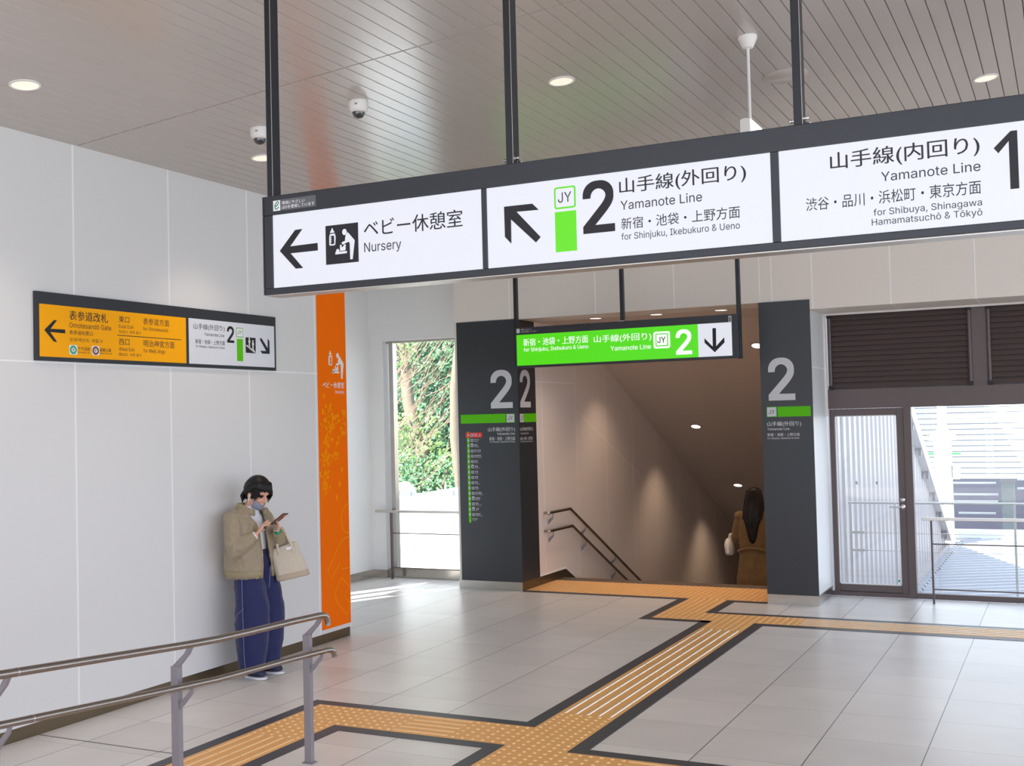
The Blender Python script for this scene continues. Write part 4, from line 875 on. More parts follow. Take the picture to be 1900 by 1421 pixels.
# white platform column with bell-shaped head
t=thing('platform_column','thick white steel column with flared head outside the glass wall','column',(-2.535,26.3,-6))
build('shaft',MB().box(-2.70,26.14,-6,-2.367,26.46,1.287),M['whitem'],t,bevel=.02)
hd=MB(); hd.rings([[(-2.53+a*w,26.3+b*w,z) for a,b in ((-1,-1),(1,-1),(1,1),(-1,1))] for w,z in ((.263,1.266),(.268,1.33),(.21,1.414),(.126,1.477),(.09,1.54),(.09,2.02),(.126,2.07),(.105,3.7))])
build('flared_head',hd,M['whitem'],t)
hb=MB()
for i in range(3):
    hb.prism([(-2.63+.105*i-.006,26.14,1.266),(-2.63+.105*i-.006,26.14,1.077),(-2.63+.105*i-.006,26.045,1.266)],(.012,0,0))
build('gusset',hb,M['whitem'],t); build('collar',MB().box(-2.735,26.11,.425,-2.335,26.49,.457).box(-2.735,26.11,.72,-2.335,26.49,.75),M['whitem'],t)
t=thing('platform_girder','white girder joined to the column behind the sloping coping','girder',(-3.05,26.3,.42))
build('web',MB().box(-6,26.2,.425,-2.735,26.3,.73).box(-2.335,26.2,.425,-2.21,26.6,.73),M['whitem'],t); build('flange',MB().box(-6,26.1,.73,-2.735,26.46,.76).box(-6,26.1,.395,-2.735,26.46,.425),M['whitem'],t)
build('rail_above',MB().box(-6,26.25,.95,-2.86,26.3,.98).box(-2.9,26.25,.76,-2.86,26.3,.98),M['whitem'],t); build('green_strip',MB().box(-6,27.4,.91,-2.27,27.45,.945),M['emerald'],t)
build('cross_tube',MB().tube([(-2.44,26.3,1.76),(6,26.3,1.76)],.03,10),M['whitem'],t,smooth=True)
# louvered white screen of the platform beyond
t=thing('platform_screen','wide white louvered screen filling the top of the right glass wall','louvered screen',(0,32,0))
m=MB()
for k in range(22):
    z=.10+k*.145; m.prism([(-8,32,z),(-8,32.12,z+.02),(-8,32.04,z+.125),(-8,31.98,z+.12)],(16,0,0))
build('slats',m,M['louv'],t)
for x in (-3.4,-1.95,-.9,.7,2.3): build('upright',MB().box(x-.09,32.06,-6 if abs(x)>3 else .1,x+.09,32.2,3.3),M['whitem'],t)
t=thing('concrete_pier','short grey concrete pier in the dark gap under the louvered screen','pier',(-1.62,33,-6)); build('shaft',MB().box(-1.75,33,-6,-1.43,33.3,.2),M['concrete'],t); build('cap',MB().box(-1.78,32.97,-.05,-1.40,33.3,.2),M['post'],t)
struct('track_bed',MB().box(-14,29,-6,14,60,-5.0).box(-14,44,-5,14,45,3.2),M['shaded_asphalt'])  # dark asphalt and rear wall, coloured to carry the shade below the screen
for i,(x0,x1,yy,z) in enumerate(((-3.3,-1.9,33.4,-.1),(-3.1,-1.86,33.5,-.42),(-3.0,-1.88,33.6,-.62),(-2.9,-1.95,33.7,-.95),(-1.38,-1.05,33.4,0.0),(-1.38,-1.12,33.5,-.25))):
    tag(build('platform_beam',MB().box(x0,yy,z-.025,x1,yy+.08,z+.025),M['whitem'],None,loc=((x0+x1)/2,yy,z)),'thin white beam in the dark gap left and right of the grey pier','beam','white beams under the louvered screen')
for yy,z in ((36,-1.2),(38,-2.3),(40,-1.9),(34,-2.2)): tag(build('track_rail',MB().box(-1.2 if yy!=34 else -3,yy,z-.03,7,yy+.05,z+.03),M['post'],None,loc=(3,yy,z)),'long grey rail line crossing the dark track area outside','rail','rails beyond the folded roof')
t=thing('white_ledge','bright white ledge and kerb beyond the end of the folded roof','ledge',(1,28.6,-1.6)); build('slab',MB().box(-2.6,28.1,-1.6,7,30.6,-1.22),M['whitem'],t); build('edge',MB().box(-2.6,28.2,-1.22,7,28.25,-1.16),M['tread'],t)
# --- behind the left window: white sheet fence, pale blue sheet, drum, trees on a bank
t=thing('sheet_fence','white sheet fence covering the lower half of the tree window','fence',(-8.3,14,-.2))
m=MB(); nx,nz=40,10; g=[]
for j in range(nz+1):
    g.append([(-10.6+4.6*i/nx, 14+.02*math.sin(i*1.7+j*.5)+.03*math.sin(i*.6-j*.9), -.9+(1.785)*j/nz) for i in range(nx+1)])
m.rings(g,0,False,False); build('sheet',m,M['sheet'],t,smooth=True)
for x in (-10.2,-8.9,-7.6,-6.4): build('stake',MB().tube([(x,14.06,-1),(x,14.06,.86)],.02,8),M['post'],t)
t=thing('blue_sheet','pale blue sheet sloping up behind the white sheet fence','sheet',(-8.6,15.4,.3))
m=MB().add([(-10.6,15.3,-.15),(-7.2,15.3,-.15),(-7.2,15.5,1.12),(-7.9,15.5,1.05),(-8.6,15.5,.92),(-9.2,15.5,.83),(-10.6,15.5,.70)],[(0,1,2,3,4,5,6)]); build('sheet',m,M['tarp'],t,fix=False)
for a,b in (((-9.3,15.3,.7),(-8.2,15.35,.98)),((-8.75,15.3,.6),(-8.75,15.35,1.0)),((-8.25,15.3,.6),(-8.25,15.35,1.05))): build('seam_pole',MB().tube([a,b],.012,6),M['sheet'],t,smooth=True)
t=thing('cable_drum','round pale cable drum on its rim beside the blue sheet','drum',(-9.42,15.1,.6)); m=MB()
for yy in (15.0,15.16): m.lathe((-9.37,yy,.83),[(.17,-.012),(.19,-.012),(.19,.012),(.17,.012)],26,axis='y'); m.lathe((-9.37,yy,.83),[(.05,-.008),(.17,-.008),(.17,.006),(.05,.006)],26,axis='y')
build('flanges',m,M['sheet'],t,smooth=True); build('trestle',MB().box(-9.55,15.0,-.15,-9.5,15.16,.66).box(-9.24,15.0,-.15,-9.19,15.16,.66).box(-9.55,15.0,.62,-9.19,15.16,.66),M['post'],t); build('wire_coil',MB().lathe((-9.37,15.08,.83),[(.12,-.07),(.135,-.03),(.12,0),(.135,.03),(.12,.07)],24,axis='y'),M['tarp'],t,smooth=True)
for a in range(6): build('spoke',MB().tube([(-9.37,14.985,.83),(-9.37+.17*math.cos(a*PI/3+.3),14.985,.83+.17*math.sin(a*PI/3+.3))],.008,6),M['post'],t)
eb=MB(); eb.add([(-22,16.5,-.6),(-6.4,16.5,-.6),(-6.4,30,9),(-22,30,9),(-22,30,-6),(-6.4,30,-6)],[(0,1,2,3),(2,3,4,5)]); struct('earth_bank',eb,M['earth'],fix=False)
def leaves(mb,c,r,n,s,rng):
    for i in range(n):
        while True:
            p=Vector((rng.uniform(-1,1),rng.uniform(-1,1),rng.uniform(-1,1)))
            if p.length<1: break
        p=Vector((c[0]+p.x*r[0],c[1]+p.y*r[1],c[2]+p.z*r[2])); d=Vector((rng.uniform(-1,1),rng.uniform(-1,.3),rng.uniform(-.9,.7))).normalized(); w=d.cross(Vector((rng.uniform(-.5,.5),-.7,rng.uniform(.2,1)))).normalized(); L=s*rng.uniform(.7,1.3); b=w*L*.28; up=d.cross(w)*L*.08
        mb.add([p,p+d*L*.35+b,p+d*L*.75+b*.75,p+d*L,p+d*L*.75-b*.75,p+d*L*.35-b,p+d*L*.5-up],[(0,1,6),(1,2,6),(2,3,6),(3,4,6),(4,5,6),(5,0,6)])
rng=random.Random(11)
def tree(label,cat,x,y,z,h,trunkr,lean,clumps,lm,n,s,seed):
    rg=random.Random(seed); t=thing('leafy_tree',label,cat,(x,y,z))
    pts=[(x+lean*(k/6)**1.2+.05*math.sin(k*2+seed),y+.04*math.cos(k*1.3),z+h*k/6) for k in range(7)]
    if trunkr: build('trunk',MB().tube(pts,[trunkr*(1-.09*k) for k in range(7)],10),M['bark'],t,smooth=True)
    mb=MB()
    for c,r in clumps: leaves(mb,c,r,int(n*r[0]*r[2]),s,rg)
    build('foliage',mb,M[lm],t,fix=False); return t
tree('dark glossy evergreen tree filling the right side of the left window','tree',-10.6,20.5,0,5,.14,.2,[((-10.7,19.5,3.1),(1.25,.9,1.5)),((-10.3,19.2,1.6),(1.2,.9,1.2)),((-11.8,20.5,2.2),(1.4,.8,2.2)),((-12.3,20.6,3.9),(1.3,.8,1.0))],'leafd',1500,.105,1)
tree('light green shrub spreading across the middle of the left window','shrub',-11.2,18.0,0,2,.06,-.3,[((-11.2,18.2,1.75),(.85,.6,.42)),((-10.4,18.0,1.15),(1.0,.5,.45)),((-11.0,18.0,.95),(.8,.4,.4)),((-11.4,18.3,3.3),(.4,.4,.4))],'leafl',1200,.085,2)
tree('mid green bush above the white sheet fence','shrub',-9.9,17.2,0,1.2,.05,.1,[((-9.9,17.2,.9),(1.0,.5,.5)),((-10.9,17.5,.9),(.7,.5,.6)),((-9.6,18.4,2.3),(.5,.4,.9))],'leafm',1300,.08,3)
tree('tree with thick pale leaning trunk at the left edge of the left window','tree',-10.75,18.4,0,4.6,.16,-1.0,[((-12.6,18.8,4.2),(.9,.6,.6))],'leafm',700,.09,5)
tree('tree with slim straight trunk beside the black pillar board','tree',-9.12,16.4,0,5.0,.10,.05,[((-9.2,16.6,4.6),(1.0,.6,.6))],'leafd',700,.09,6)
def twigs(label,x,y,z,ang,n,seed):
    rg=random.Random(seed); t=thing('bare_shrub',label,'shrub',(x,y,z)); m=MB()
    for i in range(n):
        a=ang+rg.uniform(-.35,.35); L=rg.uniform(.8,2.0); p=Vector((x+rg.uniform(-1.0,.6),y+rg.uniform(-.3,.3),z+rg.uniform(-.2,2.6))); d=Vector((math.cos(a),rg.uniform(-.15,.15),math.sin(a))); pts=[p]
        for k in range(5): d=(d+Vector((rg.uniform(-.14,.14),rg.uniform(-.1,.1),rg.uniform(-.1,.16)))).normalized(); p=p+d*L/5; pts.append(p)
        r=rg.uniform(.0035,.008); m.tube(pts,[r*(1-.15*k) for k in range(6)],5)
        for j in range(3):
            q=pts[1+j]; e=(d+Vector((rg.uniform(-.6,.6),0,rg.uniform(-.3,.7)))).normalized(); m.tube([q,q+e*.18,q+e*.36+Vector((0,0,.05))],[r*.55,r*.45,r*.25],5)
    build('branches',m,M['twig'],t,smooth=True)
twigs('tangle of bare pinkish branches in front of the evergreen, upper half of the left window',-10.6,17.3,1.0,.62,46,3)
twigs('long bare branches rising out of the bush behind the cable drum',-9.9,16.8,.5,.75,20,8)
struct('shade_slab',MB().box(-14,24.5,5.4,-3.6,31,5.6),M['whitem'])  # unseen slab, added so the left of the louvered screen falls in shade
# ================================================================== people
V=Vector
def finger(mb,base,d,n,L,r,curl):
    """three bones from base along d, bending towards the palm normal n"""
    d=V(d).normalized(); n=(V(n)-d*V(n).dot(d)).normalized(); p=V(base); pts=[p-d*.012,p]; a=0
    for i,(f,c) in enumerate(((.45,curl*.6),(.32,curl),(.23,curl*.8))):
        a+=c; q=d*math.cos(a)+n*math.sin(a); p=p+q*L*f; pts.append(p)
    mb.tube(pts,[r*1.0,r*1.05,r,r*.92,r*.72],8)
def hand(mb,wrist,d,n,t,curl=(.5,.5,.55,.6),thumb=.4,s=1.0):
    """wrist point, pointing direction, palm normal, thumb side"""
    d=V(d).normalized(); n=(V(n)-d*V(n).dot(d)).normalized(); t=(V(t)-d*V(t).dot(d)-n*V(t).dot(n)).normalized(); w=V(wrist)
    R=Matrix((d,t,n)).transposed().to_3x3()
    mb.ell(w+d*.042*s,(.05*s,.037*s,.0145*s),R,14,8); mb.ell(w+d*.03*s+t*.018*s+n*.006*s,(.03*s,.018*s,.014*s),R,12,8)
    for i,(o,L) in enumerate(((.027,.068),(.009,.076),(-.009,.071),(-.026,.056))):
        finger(mb,w+d*.083*s+t*o*s,d+t*o*1.5,n,L*s,.0078*s,curl[i])
    finger(mb,w+d*.03*s+t*.034*s+n*.004*s,d*.62+t*.75+n*.25,n-t*.3,.06*s,.0088*s,thumb)
def head_shape(mb,c,R):
    def E(p,r): mb.ell(c+R@V(p),r,R,18,12)
    E((-.012,0,.022),(.092,.074,.095)); E((.022,0,-.04),(.066,.058,.078)); E((.055,0,-.096),(.026,.026,.02)); E((.02,0,-.075),(.055,.05,.03))
    E((.06,0,.03),(.03,.052,.03)); E((.062,.034,-.03),(.025,.02,.022)); E((.062,-.034,-.03),(.025,.02,.022))
    mb.tube([c+R@V(p) for p in ((.083,0,.012),(.094,0,-.008),(.104,0,-.027),(.092,0,-.036))],[.008,.009,.0125,.009],10)
    for s in (1,-1):
        E((.092,s*.011,-.032),(.008,.007,.006)); E((-.008,s*.075,-.018),(.018,.010,.030)); E((-.002,s*.078,-.04),(.008,.007,.010))
    E((.082,0,-.062),(.010,.022,.006)); E((.080,0,-.071),(.010,.019,.007))
def face_parts(body,c,R):
    for s in (1,-1):
        build('eyelashes',MB().tube([c+R@V((.0795,s*(.031+o),-.004-.06*abs(o)*abs(o)*10)) for o in (-.016,-.008,0,.008,.016)],[.001,.0022,.0026,.0022,.001],6),M['eye'],body,smooth=True)
        build('eyebrow',MB().tube([c+R@V((.086-.25*abs(o),s*(.031+o),.020-.1*abs(o))) for o in (-.018,-.006,.006,.018)],[.0015,.003,.003,.0012],6),M['eye'],body,smooth=True)
    build('lips',MB().ell(c+R@V((.0895,0,-.0665)),(.004,.017,.0055),R,12,8),M['lip'],body,smooth=True)
def garment_rings(mb,levels,gap=0,n=36,mi=0):
    """levels: (centre, half width along y, half depth along x, exponent); open at the front (+x) by gap radians; returns rings"""
    rs=[]
    for lv in levels:
        c,wy,wx,g=lv; ring=[]
        for j in range(n+1 if gap else n):
            a=(g+(2*PI-2*g)*j/n) if gap else 2*PI*j/n
            ca,sa=math.cos(a),math.sin(a); k=2.6; s=(abs(ca)**k+abs(sa)**k)**(-1/k)
            ring.append(V(c)+V((wx*ca*s,wy*sa*s,0)))
        rs.append(ring)
    mb.rings(rs,mi,not gap,not gap); return mb

# ---------------------------------------------------------------- woman at the wall (faces +x, back against the left wall)
ox,oy=-5.745,7.10
def W_(f,s,z): return V((ox+f,oy+s,z))
p1=thing('person','person in khaki bomber jacket and wide navy trousers by the wall, looking at a phone','person',(ox,oy,0))
hc=W_(.0,.005,1.425); HR=Matrix.Rotation(math.radians(26),3,'Y')@Matrix.Rotation(math.radians(-4),3,'Z')
mb=MB(); head_shape(mb,hc,HR)
mb.tube([W_(-.10,0,1.22),W_(-.085,0,1.29),W_(-.045,0,1.35),W_(-.02,0,1.40)],[.075,.053,.049,.052],14)
mb.tube([W_(-.06,0,.80),W_(-.07,0,.95),W_(-.09,0,1.10),W_(-.10,0,1.22),W_(-.10,0,1.27)],[.135,.115,.125,.12,.07],16,ref=(1,0,0),flat=.72)
sR,eR,wR=W_(-.10,-.165,1.235),W_(-.045,-.225,1.0),W_(.075,-.105,1.115); sL,eL,wL=W_(-.10,.165,1.235),W_(.03,.235,1.0),W_(.135,.075,1.115)
for a,e,w in ((sR,eR,wR),(sL,eL,wL)):
    mb.tube([a,a+(e-a)*.5,e,e+(w-e)*.35,w],[.04,.038,.035,.035,.024],10); mb.ell(a,(.042,.042,.042))
for s in (-1,1):
    mb.tube([W_(-.05,s*.075,.86),W_(-.03,s*.085,.62),W_(-.01,s*.085,.45),W_(-.03,s*.085,.25),W_(-.04,s*.085,.08)],[.095,.075,.055,.052,.036],12); mb.tube([W_(-.06,s*.085,.045),W_(.02,s*.088,.042),W_(.06,s*.09,.038)],[.030,.028,.018],10)
# hands round the phone
ph=W_(.20,.012,1.222); pd=V((.80,.10,.58)).normalized(); pn=V((-.58,0,.80)).normalized(); pw=pd.cross(pn)
hand(mb,wL,V((.28,-.38,.88)),V((-.35,-.75,.2)),V((.7,.5,-.1)),curl=(.42,.45,.5,.55),thumb=.5,s=.95)
hand(mb,wR,V((.50,.32,.80)),V((.45,.55,-.5)),V((-.1,.85,.3)),curl=(.30,.55,.7,.8),thumb=.6,s=.95)
body=remesh('body',mb,M['skin'],p1,.0045,3,fac=.4)
face_parts(p1,hc,HR)
# mask under the chin with ear loops
mm=MB(); g=[]
for i in range(7):
    u=-1+2*i/6; a=u*1.25
    g.append([hc+HR@V((.022+.064*math.cos(a)*k1,.064*math.sin(a),-.062-.055*t+.02*abs(u)-.0*t)) for t,k1 in ((0,1.0),(.35,1.08),(.7,1.0),(1,.72))])
mm.rings(g,0,False,False); mk=build('face_mask',mm,M['mask'],p1,smooth=True)
mk.modifiers.new('solid','SOLIDIFY').thickness=.004
for s in (1,-1): build('ear_loop',MB().tube([hc+HR@V(q) for q in ((.035,s*.064,-.07),(.015,s*.077,-.04),(.004,s*.083,-.012),(-.012,s*.082,-.03),(.01,s*.072,-.085))],.0016,6),M['whiteink'],mk,smooth=True)
build('earphone',MB().ell(hc+HR@V((.004,-.083,-.024)),(.007,.006,.008)).tube([hc+HR@V((.006,-.086,-.028)),hc+HR@V((.016,-.085,-.06))],.0032,8),M['whiteink'],p1,smooth=True)
# short black hair: cap of hair with long fringe swept to her left
hm=MB(); nph,nth=44,12; cols=[]
for j in range(nph):
    ph_=2*PI*j/nph; f=math.cos(ph_); s=math.sin(ph_)
    low=(.055 if f>.45 else .055-.075*(.45-f)/.45 if f>0 else -.02-.105*min(1,(-f)/.8)) + (.0 if s<0 else -.025*max(0,f))
    col=[]
    for i in range(nth+1):
        e=PI/2-(PI/2-math.asin(max(-.98,min(.98,low/.118))))*i/nth
        rr=.104*(1+.03*math.sin(7*ph_+i)*(i/nth)+.015*math.sin(17*ph_))
        col.append(hc+HR@V((-.012+rr*math.cos(e)*f*1.02,rr*math.cos(e)*s*.86,.020+.110*math.sin(e))))
    cols.append(col)
rs=[[cols[j][i] for j in range(nph)] for i in range(nth+1)]
hm.rings(rs,0,False); 
ho=remesh('hair',(lambda:[hm.ell(hc+HR@V((-.018,0,.028)),(.094,.078,.098),HR,18,12)] and hm)(),M['hair'],p1,.006,4,disp=.002,dscale=.02,solid=.016)
lk=MB(); rg=random.Random(5)
for i in range(40):
    a=-1.0+2.0*i/39; st=V((-.014+.062*math.cos(a),.054*math.sin(a),.110)); en=V((.091+.010*rg.uniform(-1,1)-.03*abs(a),.072*math.sin(a)*1.1+.012,.048-.045*max(0,a)+.012*rg.uniform(-1,1)))
    mdl=V((-.012+.103*math.cos(a),.088*math.sin(a),.066)); lk.tube([hc+HR@p for p in (st,(st+mdl)/2+V((.006*math.cos(a),.004*math.sin(a),.010)),mdl,(mdl+en)/2+V((.003,0,0)),en)],[.004,.010,.010,.008,.0012],6)
for s in (-1,1):
    for i in range(5): lk.tube([hc+HR@p for p in (V((.02+.012*i,s*.078,.05)),V((.026+.012*i,s*.083,.01)),V((.024+.011*i,s*.078,-.028-.012*rg.random()-(.02 if s>0 else 0))))],[.004,.009,.002],6)
for i in range(12):
    a=2.2+1.9*i/11; lk.tube([hc+HR@p for p in (V((-.012+.104*math.cos(a),.088*math.sin(a),-.03)),V((-.014+.106*math.cos(a),.086*math.sin(a),-.07)),V((-.006+.088*math.cos(a),.07*math.sin(a),-.105-.012*rg.random())))],[.005,.011,.003],6)
build('hair_locks',lk,M['hair'],ho,smooth=True)
# white shirt, jacket, trousers
sh=MB(); garment_rings(sh,[(W_(-.07,0,.94),.142,.098,0),(W_(-.075,0,1.02),.138,.10,0),(W_(-.09,0,1.12),.15,.105,0),(W_(-.10,0,1.2),.15,.095,0),(W_(-.095,0,1.265),.10,.075,0),(W_(-.075,0,1.305),.066,.064,0),(W_(-.06,0,1.325),.062,.062,0)])
build('shirt',sh,M['shirt'],p1,smooth=True)
cf=MB(); cf.tube([wR-(wR-eR).normalized()*.05,wR-(wR-eR).normalized()*.012],[.036,.033],14); build('shirt_cuff',cf,M['shirt'],p1,smooth=True)
jk=MB(); ga=.3
garment_rings(jk,[(W_(-.07,0,.768),.195,.156,.30),(W_(-.075,0,.84),.205,.160,.26),(W_(-.08,0,.93),.203,.158,.22),(W_(-.085,0,1.03),.192,.150,.20),(W_(-.095,0,1.13),.190,.142,.22),(W_(-.10,0,1.20),.192,.126,.32),(W_(-.105,0,1.25),.165,.106,.50),(W_(-.10,0,1.285),.110,.092,.75),(W_(-.09,0,1.305),.086,.084,.85)],1,40)
def sleeve(mb,a,e,w):
    u=(e-a).normalized(); v=(w-e).normalized()
    pts=[a-u*.03,a+u*.06,a+u*.13,e-u*.04,e+V((0,0,-.018)),e+v*.05,e+v*.10,w-v*.075,w-v*.045]
    mb.tube(pts,[.075,.078,.074,.073,.074,.072,.066,.054,.046],16)
jsl=MB(); [jsl.ell(q,(.076,.074,.06)) for q in (sR,sL)]; sleeve(jsl,sR,eR,wR); sleeve(jsl,sL,eL,wL)
# bake the open shell with thickness first, then merge with the sleeves
me=jk.mesh('tmp'); t_=bpy.data.objects.new('tmp',me); COL.objects.link(t_); q=t_.modifiers.new('s','SOLIDIFY'); q.thickness=.02; q.offset=0
dg=bpy.context.evaluated_depsgraph_get(); dg.update(); m2=bpy.data.meshes.new_from_object(t_.evaluated_get(dg)); bpy.data.objects.remove(t_)
jm=MB(); jm.add([v.co for v in m2.vertices],[tuple(f.vertices) for f in m2.polygons]); jm.add(jsl.v,jsl.f)
jo=remesh('jacket',jm,M['khaki'],p1,.0075,4,disp=.022,dscale=.05)
# knitted collar, hem and cuffs, zip
cl=MB(); g=[]
for i in range(31):
    a=.55+(2*PI-1.10)*i/30; ca,sa=math.cos(a),math.sin(a); fr=max(0,ca)
    g.append([W_(-.092+.102*ca+.03*fr,.108*sa,1.288-.050*fr),W_(-.089+.100*ca+.03*fr,.104*sa,1.318-.055*fr),W_(-.084+.088*ca+.025*fr,.090*sa,1.345-.06*fr),W_(-.082+.070*ca+.03*fr,.070*sa,1.330-.06*fr)])
cl.rings(g,0,False,False); co_=build('collar',cl,M['rib'],jo,smooth=True); q=co_.modifiers.new('solid','SOLIDIFY'); q.thickness=.007
hb_=MB(); garment_rings(hb_,[(W_(-.07,0,.768),.198,.160,.36),(W_(-.07,0,.80),.216,.176,.34),(W_(-.072,0,.832),.219,.178,.33)],1,36); ho_=build('hem_band',hb_,M['rib'],jo,smooth=True); q=ho_.modifiers.new('solid','SOLIDIFY'); q.thickness=.016
for e,w in ((eR,wR),(eL,wL)):
    v=(w-e).normalized(); build('cuff',MB().tube([w-v*.085,w-v*.06,w-v*.03,w-v*.022],[.053,.050,.043,.038],16),M['rib'],jo,smooth=True)
zp=MB(); zp.tube([W_(-.07+.158,-.062,.78),W_(-.075+.168,-.060,.86),W_(-.083+.162,-.052,1.0),W_(-.095+.151,-.048,1.12),W_(-.10+.13,-.062,1.2)],.0045,6); build('zip',zp,M['zipm'],jo,smooth=True)
tr=MB(); rs=[]
def leg(mb,s):
    c=[(-.05,s*.07,.93,.09,.09),(-.045,s*.08,.84,.10,.105),(-.012,s*.09,.70,.12,.118),(.012,s*.095,.55,.130,.125),(.01,s*.098,.42,.132,.128),(.005,s*.098,.28,.125,.122),(-.0,s*.095,.16,.108,.108),(-.006,s*.093,.075,.096,.098),(-.006,s*.093,.05,.090,.094)]
    mb.rings([[W_(f+rx*math.cos(2*PI*j/28)*(1+.025*math.sin(5*2*PI*j/28+z*3)),y+ry*math.sin(2*PI*j/28)*(1+.025*math.sin(5*2*PI*j/28+z*3)),z) for j in range(28)] for f,y,z,rx,ry in c])
leg(tr,-1); leg(tr,1)
garment_rings(tr,[(W_(-.06,0,.80),.165,.10,0),(W_(-.055,0,.90),.152,.112,0),(W_(-.065,0,.955),.148,.108,0),(W_(-.067,0,.985),.146,.106,0)])
to=remesh('trousers',tr,M['denim'],p1,.009,6,disp=.022,dscale=.12)
st_=MB(); st_.tube([W_(.03+.0,-.238,.80),W_(.04,-.247,.62),W_(.045,-.248,.42),W_(.03,-.225,.2),W_(.02,-.20,.08)],.0025,5); st_.tube([W_(.05,-.245,.56),W_(.0,-.26,.52),W_(-.03,-.26,.44)],.002,5); st_.tube([W_(.145,-.04,.86),W_(.15,-.05,.78),W_(.145,-.055,.70)],.0022,5); build('stitching',st_,M['stitch'],to,smooth=True)
build('waist_button',MB().ell(W_(.047,-.01,.965),(.006,.009,.009)),M['chrome'],to,smooth=True)
for s,ang in ((-1,-.12),(1,.18)):
    R=Matrix.Rotation(ang,3,'Z'); b=W_(.0,s*.09,0)
    def fp(l,w0,z): return [b+R@V((l*x,w0*y,z)) for x,y in ((-.36,0),(-.33,.6),(-.15,.85),(.2,1),(.5,1),(.68,.75),(.78,0),(.68,-.7),(.5,-.95),(.2,-.85),(-.15,-.75),(-.33,-.6))]
    so=MB().rings([fp(.175,.040,.001),fp(.185,.046,.006),fp(.185,.046,.016),fp(.178,.042,.02)])
    up=MB().rings([fp(.178,.042,.018),fp(.176,.043,.045),fp(.14,.036,.075),fp(.09,.03,.09)])
    sh_=build('shoe',up,M['shoe'],p1,smooth=True,subsurf=1); build('sole',so,M['sole'],sh_,smooth=True)
    build('laces',MB().tube([b+R@V((.07,-.02,.072)),b+R@V((.075,.02,.072)),b+R@V((.09,-.018,.064)),b+R@V((.095,.018,.062))],.0035,5),M['sole'],sh_,smooth=True)
vL=(wL-eL).normalized()
wt=build('wristwatch',MB().tube([wL-vL*.004,wL+vL*.014],[.0275,.0275],16),M['watch'],p1,smooth=True)
wf=wL+vL*.006+V((.020,-.022,-.004)); build('watch_face',MB().ell(wf,(.013,.014,.014)),M['watch'],wt,smooth=True)
# phone in her hands, tote on her left forearm
pt=thing('phone','dark red smartphone held in both hands of the person at the wall','phone',ph)
b=MB().obox(ph,pd*.074,pw*.036,pn*.0042); build('case',b,M['phone'],pt,bevel=.003); build('screen',MB().obox(ph+pn*.0046,pd*.068,pw*.032,pn*.0005),M['screen'],pt); build('camera_bump',MB().obox(ph-pn*.005+pd*.052-pw*.016,pd*.013,pw*.013,pn*.0015),M['chrome'],pt)
bt=thing('tote_bag','beige canvas tote bag hanging from the forearm of the person at the wall','bag',(ox+.2,oy+.2,.74))
tx=V((.73,.62,.17)).normalized(); tn=V((.63,-.76,0)).normalized(); tz=V((-.30,-.06,1)).normalized(); tc=W_(.165,.165,.88)
def T_(a,bb_,c): return tc+tx*a+tn*c+tz*bb_
bg=MB(); rs=[]
for zz,hw,dp in ((-.135,.118,.052),(-.13,.125,.06),(-.06,.122,.056),(.02,.115,.04),(.09,.106,.022),(.125,.10,.012)):
    rs.append([T_(hw*sx*(1 if abs(sx)<1 else 1),zz+(.012*math.sin(sx*2.2) if zz>.1 else 0),dp*sn) for sx,sn in ((-1,-.6),(-.8,-1),(-.3,-1),(.3,-1),(.8,-1),(1,-.6),(1,.6),(.8,1),(.3,1.0),(-.3,1),(-.8,1),(-1,.6))])
bg.rings(rs,0,True); bo=remesh('bag_body',bg,M['canvas'],bt,.006,3,disp=.012,dscale=.07)
rs=[]
for zz,hw,dp in ((-.1385,.121,.055),(-.13,.128,.063),(-.092,.1265,.0615)): rs.append([T_(hw*sx,zz,dp*sn) for sx,sn in ((-1,-.62),(-.8,-1.03),(-.3,-1.05),(.3,-1.05),(.8,-1.03),(1,-.62),(1,.62),(.8,1.03),(.3,1.05),(-.3,1.05),(-.8,1.03),(-1,.62))])
build('base_panel',MB().rings(rs),M['canvas2'],bt,smooth=True)
top=eL+(wL-eL)*.60+V((.0,0,.062))
for c in (.024,-.018):
    pts=[T_(-.055,.06,c*1.6),T_(-.052,.125,c),T_(-.03,.19,c*.7)+V((-.01,0,0)),top+tx*-.03+tn*c*.5,top+tn*c*.3+V((0,0,.012)),top+tx*.03+tn*c*.5,T_(.045,.19,c*.7),T_(.058,.125,c),T_(.06,.06,c*1.6)]
    build('strap',MB().tube(pts,[.011]*9,8,ref=tuple(tn),flat=.3),M['canvas'],bt,smooth=True)
build('name_tag',MB().obox(T_(.03,.098,.0285),tx*.019,tz*.009,tn*.0012),M['shirt'],bt)

